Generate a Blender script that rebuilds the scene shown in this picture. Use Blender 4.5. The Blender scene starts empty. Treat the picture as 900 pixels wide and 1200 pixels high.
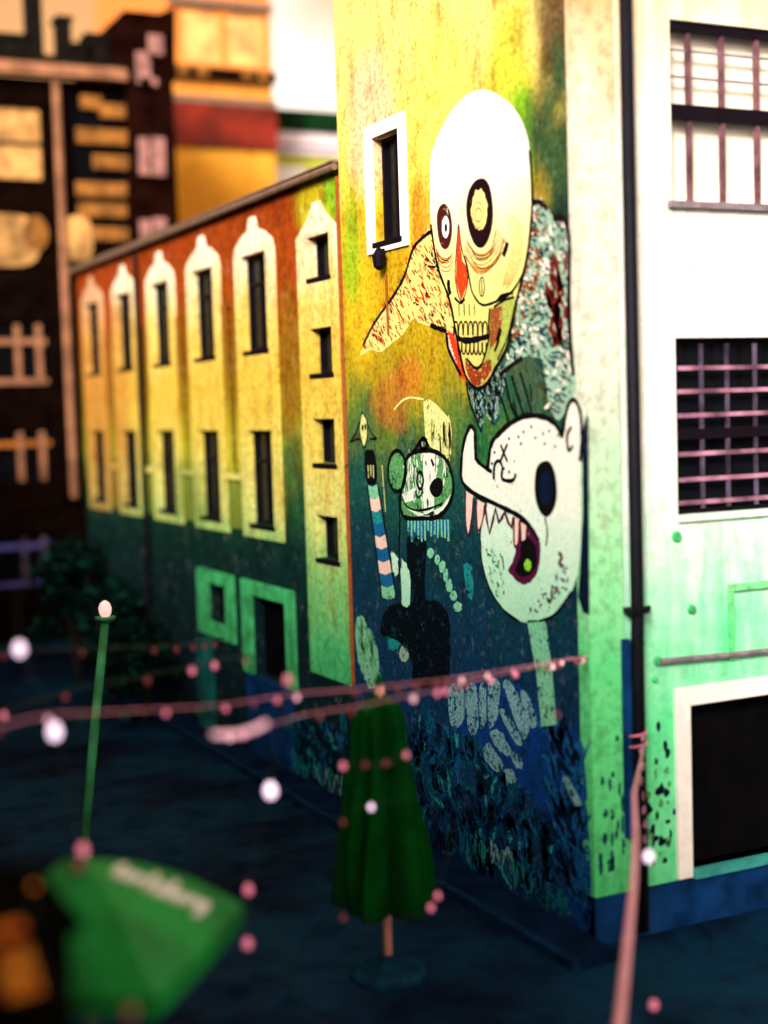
import bpy, math, random
from mathutils import Vector
from mathutils.geometry import tessellate_polygon
random.seed(7)
R = math.radians
scene = bpy.context.scene
COL = scene.collection

# ------------------------------------------------------------------ camera
F, YAW, PIT, ROLL, CAMH = 1700.0, .453, -.0706, .0309, 6.2      # focal length in px of the 900x1200 photo
cy, sy, cp, sp = math.cos(YAW), math.sin(YAW), math.cos(PIT), math.sin(PIT)
FW = Vector((sy*cp, cy*cp, sp)); r0 = Vector((cy, -sy, 0)); u0 = r0.cross(FW)
cr, sr = math.cos(ROLL), math.sin(ROLL)
RT = cr*r0 - sr*u0; UP = sr*r0 + cr*u0
def ray(x, y): return F*FW + (x-450)*RT - (y-600)*UP
d = ray(697, 1107)                                                # foot of the building corner = world origin
CAM = d*(CAMH/d.z); CAM.z = CAMH
def onX(x, y, v=0.): d = ray(x, y); return CAM + d*((v-CAM.x)/d.x)
def onY(x, y, v=0.): d = ray(x, y); return CAM + d*((v-CAM.y)/d.y)
def onZ(x, y, v=0.): d = ray(x, y); return CAM + d*((v-CAM.z)/d.z)
def atD(x, y, dep): return CAM + ray(x, y)*(dep/F)
cam = bpy.data.cameras.new('camera'); co = bpy.data.objects.new('camera', cam); COL.objects.link(co)
from mathutils import Matrix
m = Matrix((( RT.x, UP.x, -FW.x, CAM.x), (RT.y, UP.y, -FW.y, CAM.y), (RT.z, UP.z, -FW.z, CAM.z), (0,0,0,1)))
co.matrix_world = m
cam.sensor_fit = 'VERTICAL'; cam.sensor_height = 36; cam.sensor_width = 27; cam.lens = F/1200*36
cam.clip_end = 2000; cam.clip_start = .1
cam.dof.use_dof = True; cam.dof.focus_distance = 19.6; cam.dof.aperture_fstop = .18
scene.camera = co

# ------------------------------------------------------------------ sky, sun, exposure
SUN = Vector((-.69, -.68, .50)).normalized()
SKYO = 5.9
w = bpy.data.worlds.new('World'); scene.world = w; w.use_nodes = True
nt = w.node_tree; N = nt.nodes; L = nt.links; N.clear()
out = N.new('ShaderNodeOutputWorld'); bg = N.new('ShaderNodeBackground'); bg.inputs[1].default_value = .07
sky = N.new('ShaderNodeTexSky'); sky.sky_type = 'NISHITA'; sky.sun_disc = False
sky.sun_elevation = math.asin(SUN.z); sky.sun_rotation = math.atan2(SUN.x, SUN.y); sky.dust_density = 3; sky.air_density = 1.2
bw = N.new('ShaderNodeRGBToBW'); L.new(sky.outputs[0], bw.inputs[0])
tc = N.new('ShaderNodeTexCoord'); ns = N.new('ShaderNodeTexNoise'); ns.inputs['Scale'].default_value = 4.5; ns.inputs['Detail'].default_value = 4
mp = N.new('ShaderNodeMapping'); mp.inputs['Location'].default_value = (SKYO, 0, 0); L.new(tc.outputs['Generated'], mp.inputs[0]); L.new(mp.outputs[0], ns.inputs['Vector'])
rp = N.new('ShaderNodeValToRGB'); L.new(ns.outputs[0], rp.inputs[0])
rp.color_ramp.elements[0].position = .40; rp.color_ramp.elements[0].color = (1.15, .56, .20, 1)
rp.color_ramp.elements[1].position = .58; rp.color_ramp.elements[1].color = (1.75, 1.5, 1.28, 1)
ml = N.new('ShaderNodeMix'); ml.data_type = 'RGBA'; ml.blend_type = 'MULTIPLY'; ml.inputs[0].default_value = 1
L.new(bw.outputs[0], ml.inputs[6]); L.new(rp.outputs[0], ml.inputs[7])
mx = N.new('ShaderNodeMix'); mx.data_type = 'RGBA'; mx.inputs[0].default_value = .97
L.new(sky.outputs[0], mx.inputs[6]); L.new(ml.outputs[2], mx.inputs[7])
L.new(mx.outputs[2], bg.inputs[0]); L.new(bg.outputs[0], out.inputs[0])
sl = bpy.data.lights.new('sun', 'SUN'); sl.energy = 1.5; sl.angle = R(14); sl.color = (1, .95, .86)
so = bpy.data.objects.new('sun', sl); COL.objects.link(so); so.location = (-20, -30, 30)
so.rotation_euler = (-SUN).to_track_quat('-Z', 'Y').to_euler()
scene.view_settings.view_transform = 'Standard'; scene.view_settings.look = 'None'
scene.view_settings.exposure = 1.9; scene.view_settings.gamma = 1
scene.render.engine = 'CYCLES'
scene.render.resolution_x, scene.render.resolution_y = 768, 1024

# ------------------------------------------------------------------ materials
def S(r, g, b, k=1.0):
    f = lambda c: ((c/255+.055)/1.055)**2.4 if c > 10 else c/255/12.92
    return (min(.86, f(r)*k), min(.86, f(g)*k), min(.86, f(b)*k), 1)
def new_mat(name):
    m = bpy.data.materials.new(name); m.use_nodes = True
    n = m.node_tree.nodes; b = n['Principled BSDF']; b.inputs['Specular IOR Level'].default_value = .25
    return m, n, m.node_tree.links, b
def mixc(n, l, fac, a, b, mode='MIX'):
    x = n.new('ShaderNodeMix'); x.data_type = 'RGBA'; x.blend_type = mode
    for sock, v in ((x.inputs[0], fac), (x.inputs[6], a), (x.inputs[7], b)):
        if hasattr(v, 'is_linked'): l.new(v, sock)
        else: sock.default_value = v
    return x.outputs[2]
def math_(n, l, op, a, b=0., clamp=False):
    x = n.new('ShaderNodeMath'); x.operation = op; x.use_clamp = clamp
    for sock, v in ((x.inputs[0], a), (x.inputs[1], b)):
        if hasattr(v, 'is_linked'): l.new(v, sock)
        else: sock.default_value = v
    return x.outputs[0]
def noise(n, l, vec, scale, detail=4, rough=.55):
    x = n.new('ShaderNodeTexNoise'); x.inputs['Scale'].default_value = scale; x.inputs['Detail'].default_value = detail
    x.inputs['Roughness'].default_value = rough; l.new(vec, x.inputs['Vector']); return x.outputs[0]
def maprange(n, l, v, a, b, c=0., d=1.):
    x = n.new('ShaderNodeMapRange'); x.interpolation_type = 'SMOOTHSTEP'; l.new(v, x.inputs[0])
    for i, k in enumerate((a, b, c, d)): x.inputs[i+1].default_value = k
    return x.outputs[0]
def scalev(n, l, vec, s):
    x = n.new('ShaderNodeMapping'); x.inputs['Scale'].default_value = s; l.new(vec, x.inputs['Vector']); return x.outputs[0]
def mat(name, col, rough=.8, var=.25, scale=6., spec=.25, bump=.15, metal=0, emit=None):
    m, n, l, b = new_mat(name)
    g = n.new('ShaderNodeNewGeometry').outputs['Position']
    f = noise(n, l, g, scale); f2 = noise(n, l, g, scale*7, 2)
    c = mixc(n, l, maprange(n, l, f, .3, .7), tuple(x*(1-var) for x in col[:3])+(1,), tuple(min(.9, x*(1+var)) for x in col[:3])+(1,))
    l.new(c, b.inputs['Base Color']); b.inputs['Roughness'].default_value = rough; b.inputs['Metallic'].default_value = metal
    b.inputs['Specular IOR Level'].default_value = spec
    if bump:
        bp = n.new('ShaderNodeBump'); bp.inputs['Strength'].default_value = bump; bp.inputs['Distance'].default_value = .02
        l.new(f2, bp.inputs['Height']); l.new(bp.outputs[0], b.inputs['Normal'])
    if emit: b.inputs['Emission Color'].default_value = emit[0]; b.inputs['Emission Strength'].default_value = emit[1]
    return m
def plaster(name, stops, zmax, wob=1.2, blobs=(), speck=.55, streak=.35, grain=22., stain=None, mottle=.0, mcol=(.62, .42, .30, 1)):
    """weathered render; overall bright-to-dark colour cast put into the wall colour by height; stops = (z, colour)"""
    m, n, l, b = new_mat(name)
    g = n.new('ShaderNodeNewGeometry').outputs['Position']
    sx = n.new('ShaderNodeSeparateXYZ'); l.new(g, sx.inputs[0])
    big = noise(n, l, g, .9, 5, .6)
    st = noise(n, l, scalev(n, l, g, (3, 3, .35)), 1.6, 4, .6)
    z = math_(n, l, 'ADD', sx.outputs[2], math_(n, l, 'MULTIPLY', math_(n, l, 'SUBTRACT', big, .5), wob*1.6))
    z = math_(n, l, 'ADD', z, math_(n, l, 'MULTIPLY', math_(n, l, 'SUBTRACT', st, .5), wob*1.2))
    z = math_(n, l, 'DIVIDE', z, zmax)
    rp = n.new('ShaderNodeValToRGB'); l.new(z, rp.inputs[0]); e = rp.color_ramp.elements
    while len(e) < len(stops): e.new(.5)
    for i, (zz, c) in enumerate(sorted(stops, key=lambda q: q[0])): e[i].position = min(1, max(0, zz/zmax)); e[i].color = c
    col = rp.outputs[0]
    for (y0, z0, ry, rz, c, amt) in blobs:                       # soft-edged patches of other wall tones
        a = math_(n, l, 'DIVIDE', math_(n, l, 'SUBTRACT', sx.outputs[1], y0), ry)
        q = math_(n, l, 'DIVIDE', math_(n, l, 'SUBTRACT', sx.outputs[2], z0), rz)
        dd = math_(n, l, 'ADD', math_(n, l, 'MULTIPLY', a, a), math_(n, l, 'MULTIPLY', q, q))
        dd = math_(n, l, 'ADD', dd, math_(n, l, 'MULTIPLY', math_(n, l, 'SUBTRACT', big, .5), 2.2))
        col = mixc(n, l, maprange(n, l, dd, .15, 1.25, amt, 0.), col, c)
    mt = maprange(n, l, noise(n, l, scalev(n, l, g, (1.3, 1.3, .8)), 2.3, 6, .7), .47, .68)
    col = mixc(n, l, math_(n, l, 'MULTIPLY', mt, mottle), col, mixc(n, l, 1., col, mcol, 'MULTIPLY'))
    fine = noise(n, l, g, grain, 6, .75)
    sp_ = maprange(n, l, fine, .36, .56)
    col = mixc(n, l, math_(n, l, 'MULTIPLY', math_(n, l, 'SUBTRACT', 1., sp_), speck), col, mixc(n, l, 1., col, (.22, .16, .12, 1), 'MULTIPLY'))
    pale = maprange(n, l, noise(n, l, g, grain*.5, 5, .7), .55, .72)
    col = mixc(n, l, math_(n, l, 'MULTIPLY', pale, speck*.5), col, mixc(n, l, .35, col, (.8, .78, .6, 1)))
    s2 = maprange(n, l, noise(n, l, scalev(n, l, g, (2.2, 2.2, .22)), 2.0, 5, .65), .5, .74)
    col = mixc(n, l, math_(n, l, 'MULTIPLY', s2, streak), col, mixc(n, l, 1., col, stain or (.35, .3, .25, 1), 'MULTIPLY'))
    l.new(col, b.inputs['Base Color']); b.inputs['Roughness'].default_value = .9; b.inputs['Specular IOR Level'].default_value = .06
    bp = n.new('ShaderNodeBump'); bp.inputs['Strength'].default_value = .35; bp.inputs['Distance'].default_value = .02
    l.new(math_(n, l, 'ADD', fine, big), bp.inputs['Height']); l.new(bp.outputs[0], b.inputs['Normal'])
    return m
K = .95
M = {}
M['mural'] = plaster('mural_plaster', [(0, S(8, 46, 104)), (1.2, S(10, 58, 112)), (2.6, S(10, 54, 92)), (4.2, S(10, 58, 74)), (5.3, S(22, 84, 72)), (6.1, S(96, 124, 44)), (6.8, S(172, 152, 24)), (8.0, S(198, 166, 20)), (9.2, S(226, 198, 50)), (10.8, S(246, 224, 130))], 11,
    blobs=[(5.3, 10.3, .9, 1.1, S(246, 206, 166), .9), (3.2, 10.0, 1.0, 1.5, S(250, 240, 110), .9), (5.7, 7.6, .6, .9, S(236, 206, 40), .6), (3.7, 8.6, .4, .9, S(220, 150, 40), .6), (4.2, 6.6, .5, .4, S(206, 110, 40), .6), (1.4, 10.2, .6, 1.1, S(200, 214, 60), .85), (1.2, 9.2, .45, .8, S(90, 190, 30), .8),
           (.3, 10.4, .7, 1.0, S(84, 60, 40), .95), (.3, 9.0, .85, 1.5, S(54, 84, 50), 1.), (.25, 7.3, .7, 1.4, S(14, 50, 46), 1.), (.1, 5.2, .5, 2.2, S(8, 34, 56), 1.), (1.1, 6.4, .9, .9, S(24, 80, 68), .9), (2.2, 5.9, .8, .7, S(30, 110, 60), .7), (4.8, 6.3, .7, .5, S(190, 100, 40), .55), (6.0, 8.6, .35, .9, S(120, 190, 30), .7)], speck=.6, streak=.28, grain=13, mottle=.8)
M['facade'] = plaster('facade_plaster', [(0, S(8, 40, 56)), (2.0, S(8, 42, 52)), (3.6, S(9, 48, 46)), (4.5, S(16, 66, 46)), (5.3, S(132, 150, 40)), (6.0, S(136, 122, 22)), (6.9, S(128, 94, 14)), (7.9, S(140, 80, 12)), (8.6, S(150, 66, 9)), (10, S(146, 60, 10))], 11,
    blobs=[(8.7, 7.0, .5, 1.3, S(150, 110, 24), .6), (7.3, 9.6, 1.0, .7, S(190, 190, 30), .8), (6.6, 9.5, .5, .5, S(90, 190, 30), .7), (8.7, 5.0, .7, .9, S(30, 84, 48), .8), (19, 8.6, 3, .8, S(150, 60, 16), .6)], speck=.6, streak=.75, grain=9, mottle=.8)
M['pale'] = plaster('pale_plaster', [(0, S(40, 180, 120)), (2.4, S(80, 206, 130)), (3.6, S(140, 212, 126)), (4.6, S(214, 222, 130)), (5.6, S(214, 198, 90)), (6.8, S(216, 186, 68)), (8.0, S(234, 206, 110)), (9.3, S(252, 246, 216))], 11, wob=1.2, speck=.5, streak=.35, grain=10, mottle=.6, blobs=[(21.5, 6.5, 4.2, 5, S(186, 116, 52), .7), (14, 4.6, 1.2, .8, S(110, 140, 60), .6)])
M['panel'] = plaster('yellow_panel_plaster', [(0, S(20, 80, 50)), (4.9, S(120, 140, 50)), (5.5, S(196, 186, 50)), (6.6, S(146, 116, 20)), (8.2, S(140, 90, 18))], 11, wob=.9, speck=.5, streak=.7, blobs=[(21.5, 6.5, 4.2, 5, S(150, 84, 36), .7)])
M['slot'] = mat('rust_slot', S(52, 26, 12), .95, .5, 4, spec=.03)
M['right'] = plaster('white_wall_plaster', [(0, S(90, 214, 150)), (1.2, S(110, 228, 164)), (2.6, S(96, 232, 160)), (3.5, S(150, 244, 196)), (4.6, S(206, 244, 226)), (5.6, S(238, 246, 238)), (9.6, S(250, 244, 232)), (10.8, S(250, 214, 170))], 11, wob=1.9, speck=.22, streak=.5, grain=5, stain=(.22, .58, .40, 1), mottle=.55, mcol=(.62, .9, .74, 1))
M['pilaster'] = plaster('pilaster_plaster', [(0, S(60, 190, 120)), (1.5, S(90, 214, 134)), (3.2, S(96, 218, 140)), (4.6, S(150, 226, 170)), (6.2, S(200, 214, 198)), (8.0, S(224, 218, 204)), (9.6, S(244, 226, 200)), (10.8, S(226, 170, 120))], 11, wob=1.4, speck=.4, streak=.6, grain=6, stain=(.5, .55, .5, 1))
M['plinth'] = mat('blue_plinth', S(10, 50, 100), .9, .5, 2, spec=.04)
M['brownbar'] = mat('brown_bar', S(100, 70, 78), .8, .5, 4, spec=.04)
M['dark'] = mat('dark_interior', (.003, .003, .004, 1), .9, .2, 3, spec=0, bump=0)
M['glass'] = mat('dark_glass', (.004, .005, .008, 1), .2, .2, 2, spec=.06, bump=0)
M['iron'] = mat('dark_iron', S(14, 8, 18), .6, .3, 20, spec=.08)
M['sillgrey'] = mat('grey_sill', S(120, 110, 120), .7, .3, 8)
M['glare_pane'] = mat('white_glare_pane', S(250, 240, 226), .8, .05, 2, bump=0)
M['pink'] = mat('pink_mullion', S(150, 106, 130), .8, .7, 2.5, spec=.03)
M['lilac'] = mat('lilac_mullion', S(72, 64, 84), .8, .7, 3, spec=.03)
M['pipe'] = mat('drain_pipe', S(8, 10, 22), .6, .3, 5, spec=.12)
M['whiteframe'] = mat('white_frame', S(246, 240, 244), .7, .06, 8)
M['mintframe'] = mat('mint_frame', S(64, 176, 110), .85, .4, 3, spec=.05)
M['teal'] = mat('teal_step', S(50, 150, 150), .8, .2, 6)
M['gutter'] = mat('gutter_metal', S(120, 96, 80), .5, .2, 5)
M['roof'] = mat('roof_felt', (.006, .005, .004, 1), .9, .3, 3, spec=.03)
def paint(name, col, wear=.35, grain=30., ramp=None):             # mural paint: worn through to the wall in specks and patches
    m, n, l, b = new_mat(name)
    g = n.new('ShaderNodeNewGeometry').outputs['Position']
    base = col
    if ramp:
        sx = n.new('ShaderNodeSeparateXYZ'); l.new(g, sx.inputs[0]); bg_ = noise(n, l, g, 2.2, 4)
        z = math_(n, l, 'ADD', sx.outputs[2], math_(n, l, 'MULTIPLY', math_(n, l, 'SUBTRACT', bg_, .5), 1.0))
        rp = n.new('ShaderNodeValToRGB'); e = rp.color_ramp.elements; l.new(math_(n, l, 'DIVIDE', z, 11.), rp.inputs[0])
        while len(e) < len(ramp): e.new(.5)
        for k, (zz, c) in enumerate(ramp): e[k].position = zz/11.; e[k].color = c
        base = rp.outputs[0]
    f = noise(n, l, g, grain, 6, .75); h = noise(n, l, scalev(n, l, g, (2, 2, .5)), 3, 4)
    c = mixc(n, l, math_(n, l, 'MULTIPLY', maprange(n, l, f, .58, .42), wear), base, mixc(n, l, 1., base, (.35, .4, .36, 1), 'MULTIPLY'))
    c = mixc(n, l, math_(n, l, 'MULTIPLY', maprange(n, l, h, .5, .75), wear*.7), c, mixc(n, l, 1., base, (.5, .6, .5, 1), 'MULTIPLY'))
    l.new(c, b.inputs['Base Color']); b.inputs['Roughness'].default_value = .85; b.inputs['Specular IOR Level'].default_value = .04
    a1 = noise(n, l, g, grain*.55, 6, .7); a2 = noise(n, l, g, 4.5, 4, .6)
    q = math_(n, l, 'ADD', math_(n, l, 'MULTIPLY', a1, .6), math_(n, l, 'MULTIPLY', a2, .4))
    lim = .33 + .15*wear
    l.new(maprange(n, l, q, lim-.02, lim+.03), b.inputs['Alpha'])
    return m
P_ = {}
for k, c, wr in (('white', S(254, 250, 230), .2), ('cream', S(246, 222, 130), .4), ('black', (.003, .003, .004, 1), .1), ('red', S(226, 66, 28), .5), ('maroon', S(110, 30, 22), .5),
              ('bone', S(250, 250, 240), .12), ('iris', S(250, 232, 150), .3), ('jaw', S(176, 190, 90), .6), ('ice', S(158, 196, 176), .7), ('navy', S(8, 22, 48), .3),
              ('blue', S(24, 100, 156), .5), ('cobalt', S(14, 66, 150), .85), ('aqua', S(30, 146, 156), .7), ('pinkwhite', S(240, 206, 196), .35), ('mint', S(130, 214, 176), .65), ('mold', S(96, 170, 104), .8),
              ('ochre', S(200, 120, 40), .5), ('lime', S(140, 210, 60), .4), ('splash', S(226, 230, 150), .6), ('rust', S(150, 80, 40), .5), ('snow', S(222, 246, 232), .2), ('plum', S(80, 20, 60), .4), ('brick', S(160, 62, 34), .9), ('dried', S(74, 26, 26), .5), ('ink', S(5, 15, 24), .75), ('sooty', S(30, 10, 16), .2), ('frost', S(130, 190, 206), .85), ('sea', S(9, 76, 96), .85)):
    P_[k] = paint('paint_'+k, c, wr)

P_['white'] = paint('paint_white', None, .32, ramp=[(6.2, S(196, 186, 84)), (7.2, S(226, 216, 120)), (8.0, S(244, 234, 150)), (8.7, S(252, 246, 206)), (9.1, (.86, .86, .83, 1))])  # burnt-out top and yellower foot: overall cast put into the white by height
P_['snow'] = paint('paint_snow', None, .25, ramp=[(3.2, S(150, 226, 190)), (4.2, S(186, 236, 212)), (5.0, S(222, 236, 226)), (6.0, S(236, 228, 222))])  # turns mint towards the bottom, the same overall cast put into the paint
# ------------------------------------------------------------------ mesh helpers
class MB:
    def __init__(s): s.v = []; s.f = []
    def quad(s, a, b, c, d): i = len(s.v); s.v += [tuple(a), tuple(b), tuple(c), tuple(d)]; s.f.append((i, i+1, i+2, i+3))
    def box(s, x0, x1, y0, y1, z0, z1):
        i = len(s.v); s.v += [(x, y, z) for z in (z0, z1) for y in (y0, y1) for x in (x0, x1)]
        s.f += [tuple(i+k for k in q) for q in ((0,2,3,1), (4,5,7,6), (0,1,5,4), (2,6,7,3), (0,4,6,2), (1,3,7,5))]; return s
    def prism(s, pts, d):                                         # polygon pts (3d, planar) pushed along vector d
        i = len(s.v); k = len(pts); d = Vector(d)
        s.v += [tuple(p) for p in pts] + [tuple(Vector(p)+d) for p in pts]
        s.f += [tuple(range(i, i+k)), tuple(range(i+2*k-1, i+k-1, -1))]
        for a in range(k): b = (a+1) % k; s.f.append((i+a, i+b, i+k+b, i+k+a))
        return s
    def tube(s, pts, rad, n=8, cap=True):
        pts = [Vector(p) for p in pts]; rings = []
        for k, p in enumerate(pts):
            t = (pts[min(k+1, len(pts)-1)] - pts[max(k-1, 0)]).normalized()
            a = t.cross(Vector((0, 0, 1)));
            if a.length < .05: a = t.cross(Vector((1, 0, 0)))
            a.normalize(); b = t.cross(a); r = rad[k] if isinstance(rad, (list, tuple)) else rad
            rings.append(len(s.v)); s.v += [tuple(p + (a*math.cos(q) + b*math.sin(q))*r) for q in (2*math.pi*j/n for j in range(n))]
        for k in range(len(rings)-1):
            for j in range(n): j2 = (j+1) % n; s.f.append((rings[k]+j, rings[k]+j2, rings[k+1]+j2, rings[k+1]+j))
        if cap: s.f.append(tuple(rings[0]+j for j in range(n))[::-1]); s.f.append(tuple(rings[-1]+j for j in range(n)))
        return s
    def lathe(s, c, prof, n=16, fn=None):
        rings = []
        for (r, z) in prof:
            rings.append(len(s.v))
            for j in range(n):
                a = 2*math.pi*j/n; q = r*(fn(a, z) if fn else 1); s.v.append((c[0]+q*math.cos(a), c[1]+q*math.sin(a), c[2]+z))
        for k in range(len(rings)-1):
            for j in range(n): j2 = (j+1) % n; s.f.append((rings[k]+j, rings[k]+j2, rings[k+1]+j2, rings[k+1]+j))
        s.f.append(tuple(rings[0]+j for j in range(n))[::-1]); s.f.append(tuple(rings[-1]+j for j in range(n)))
        return s
    def build(s, name, m, parent=None, smooth=False, base=None):
        me = bpy.data.meshes.new(name)
        off = Vector(base) if base is not None else (parent.matrix_world.translation if False else Vector((0, 0, 0)))
        me.from_pydata([tuple(Vector(p)-off) for p in s.v], [], s.f); me.materials.append(m)
        o = bpy.data.objects.new(name, me); COL.objects.link(o); o.location = off
        if getattr(s, 'stuff', False): o['kind'] = 'stuff'
        if smooth: me.polygons.foreach_set('use_smooth', [True]*len(me.polygons))
        if parent is not None:
            o.parent = parent; pw = WORLD[parent.name]; o.location = off - pw; WORLD[o.name] = off
        else: WORLD[o.name] = off
        return o
WORLD = {}
def thing(name, label, cat, loc=(0, 0, 0), group=None):
    o = bpy.data.objects.new(name, None); COL.objects.link(o); o.location = loc; o.empty_display_size = .2
    o['label'] = label; o['category'] = cat
    if group: o['group'] = group
    WORLD[o.name] = Vector(loc); return o
def tag(o, label, cat, group=None):
    o['label'] = label; o['category'] = cat
    if group: o['group'] = group
    return o
def struct(o): o['kind'] = 'structure'; return o
class Plane:                                                      # u along the wall, v up, d into the wall
    def __init__(s, ax, v): s.ax, s.v0 = ax, v
    def p(s, u, v, d=0): return (s.v0+d, u, v) if s.ax == 'X' else (u, s.v0+d, v)
    def box(s, mb, u0, u1, v0, v1, d0, d1):
        return mb.box(s.v0+d0, s.v0+d1, u0, u1, v0, v1) if s.ax == 'X' else mb.box(u0, u1, s.v0+d0, s.v0+d1, v0, v1)
    def wall(s, mb, u0, u1, v0, v1, holes, dep=.25):
        us = sorted({u0, u1} | {h[i] for h in holes for i in (0, 1) if u0 < h[i] < u1}); vs = sorted({v0, v1} | {h[i] for h in holes for i in (2, 3) if v0 < h[i] < v1})
        for a, b in zip(us, us[1:]):
            for c, e in zip(vs, vs[1:]):
                mu, mv = (a+b)/2, (c+e)/2
                if any(h[0] < mu < h[1] and h[2] < mv < h[3] for h in holes): continue
                mb.quad(s.p(a, c), s.p(b, c), s.p(b, e), s.p(a, e))
        for a, b, c, e in holes:
            for (q1, q2) in (((a, c), (a, e)), ((b, c), (b, e)), ((a, c), (b, c)), ((a, e), (b, e))):
                mb.quad(s.p(*q1), s.p(*q2), s.p(*q2, dep), s.p(*q1, dep))
        return mb
    def window(s, par, h, dep, fm, pm, vb=(), hb=(), bar=.05, fr=.06, sill=None, sillm=None, name='window'):
        u0, u1, v0, v1 = h; mb = MB(); d0, d1 = dep-.07, dep-.01
        s.box(mb, u0, u0+fr, v0, v1, d0, d1); s.box(mb, u1-fr, u1, v0, v1, d0, d1)
        s.box(mb, u0+fr, u1-fr, v0, v0+fr, d0, d1); s.box(mb, u0+fr, u1-fr, v1-fr, v1, d0, d1)
        o = mb.build(name, fm, par)
        for q in vb: s.box(MB(), 0, 1, 0, 1, 0, 1); s.box(mb2 := MB(), q-bar/2, q+bar/2, v0+fr, v1-fr, d0+.004, d1-.004).build('mullion', fm, o)
        for q in hb: s.box(mb2 := MB(), u0+fr, u1-fr, q-bar/2, q+bar/2, d0+.008, d1-.008).build('glazing_bar', fm, o)
        s.box(MB(), u0-.0, u1, v0, v1, dep-.008, dep+.02).build('pane', pm, o)
        if sill: s.box(MB(), u0-.05, u1+.05, v0-.08, v0-.003, -sill, dep-.075).build('sill', sillm or fm, o)
        return o
WX, WY = Plane('X', 0.), Plane('Y', 0.)

# ------------------------------------------------------------------ ground
def ground_mat():
    m, n, l, b = new_mat('blue_asphalt')
    g = n.new('ShaderNodeNewGeometry').outputs['Position']
    f = noise(n, l, g, .35, 5, .6); h = noise(n, l, g, 55, 3, .7); k = noise(n, l, g, 1.7, 4)
    c = mixc(n, l, maprange(n, l, f, .36, .62), S(3, 13, 40), S(8, 50, 82))
    pt = n.new('ShaderNodeTexVoronoi'); pt.feature = 'DISTANCE_TO_EDGE'; pt.inputs['Scale'].default_value = .55; wv = n.new('ShaderNodeMix'); wv.data_type = 'VECTOR'; wv.inputs[0].default_value = .25; l.new(g, wv.inputs[4]); nz = n.new('ShaderNodeTexNoise'); nz.inputs['Scale'].default_value = 1.5; l.new(g, nz.inputs['Vector']); l.new(nz.outputs['Color'], wv.inputs[5]); l.new(wv.outputs[1], pt.inputs['Vector'])
    c = mixc(n, l, maprange(n, l, pt.outputs['Distance'], .012, .0, 0., .45), c, (.001, .002, .004, 1))
    c = mixc(n, l, math_(n, l, 'MULTIPLY', maprange(n, l, h, .42, .62), .5), c, mixc(n, l, 1., c, (.4, .4, .45, 1), 'MULTIPLY'))
    c = mixc(n, l, math_(n, l, 'MULTIPLY', maprange(n, l, k, .52, .7), .5), c, S(3, 12, 36))
    l.new(c, b.inputs['Base Color']); l.new(maprange(n, l, k, .4, .7, .6, .9), b.inputs['Roughness']); b.inputs['Specular IOR Level'].default_value = .05
    bp = n.new('ShaderNodeBump'); bp.inputs['Strength'].default_value = .4; bp.inputs['Distance'].default_value = .02; l.new(h, bp.inputs['Height']); l.new(bp.outputs[0], b.inputs['Normal'])
    return m
g = MB(); g.quad((-400, -400, 0), (400, -400, 0), (400, 400, 0), (-400, 400, 0)); struct(g.build('ground', ground_mat()))
M['kerb'] = mat('kerb_stone', S(8, 40, 72), .9, .4, 5, spec=.03)
M['pave'] = mat('pavement_asphalt', S(5, 26, 56), .9, .4, 2, spec=.03)
pv = struct(MB().box(-.55, -.02, -.55, 22.2, .0, .10).build('pavement', M['pave']))
kb = MB().box(-.11, 0, 0, .96, 0, .118)
me = None
for i in range(23):
    o = kb.build('kerb_stone', M['kerb'], pv) if me is None else None
    if o is None: o = bpy.data.objects.new('kerb_stone', me); COL.objects.link(o); o.parent = pv
    me = o.data; o.location = (-.56+random.uniform(-.01, .01), -.55+i*.99, random.uniform(-.004, .004))

# ------------------------------------------------------------------ corner building with the mural
cb = thing('mural_building', 'tall corner building with yellow and blue painted mural wall and white side wall', 'building')
EDGE, TOP = 6.36, 14.2
mw = (4.33, 5.16, 8.57, 10.02)
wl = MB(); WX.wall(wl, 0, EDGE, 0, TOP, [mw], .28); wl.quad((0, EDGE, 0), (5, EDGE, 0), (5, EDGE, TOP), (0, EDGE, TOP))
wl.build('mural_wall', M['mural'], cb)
w1 = (1.27, 3.2, 8.48, 10.52); w2 = (1.28, 3.2, 4.86, 6.92); dr = (1.38, 3.4, .66, 2.62)
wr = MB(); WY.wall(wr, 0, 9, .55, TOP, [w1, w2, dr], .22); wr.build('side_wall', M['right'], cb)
MB().box(0.0, 9, -.05, .3, 0, .55).build('plinth', M['plinth'], cb)
MB().box(-.001, .47, -.03, 0.2, .553, TOP).build('pilaster', M['pilaster'], cb)
MB().box(-.25, 9.2, -.25, EDGE+.2, TOP, TOP+.4).build('cornice', M['pilaster'], cb)
# mural-side window with white surround
o = WX.window(cb, mw, .2, M['iron'], M['glass'], vb=(4.75,), fr=.05, sill=.04, sillm=M['iron'])
fr = MB(); WX.box(fr, 4.12, mw[0]-.004, 8.42, 10.22, -.035, .02); WX.box(fr, mw[1]+.004, 5.40, 8.42, 10.22, -.035, .02)
WX.box(fr, mw[0]-.002, mw[1]+.002, 10.03, 10.22, -.033, .018); WX.box(fr, mw[0]-.002, mw[1]+.002, 8.42, 8.485, -.033, .018); fr.build('window_surround', M['whiteframe'], cb)
lp = onX(453, 300)
ln = MB().lathe((-.12, lp.y, lp.z-.2), [(.03, 0), (.08, .05), (.1, .2), (.05, .28), (.02, .32)], 10).build('wall_lamp', M['iron'], cb)
MB().box(-.12, .0, lp.y-.02, lp.y+.02, lp.z+.06, lp.z+.1).build('bracket', M['iron'], ln)
MB().tube([(-.02, lp.y, lp.z-.25), (-.02, lp.y-.02, lp.z-1.1)], .018, 6).build('lamp_cable', P_['rust'], cb)
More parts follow.
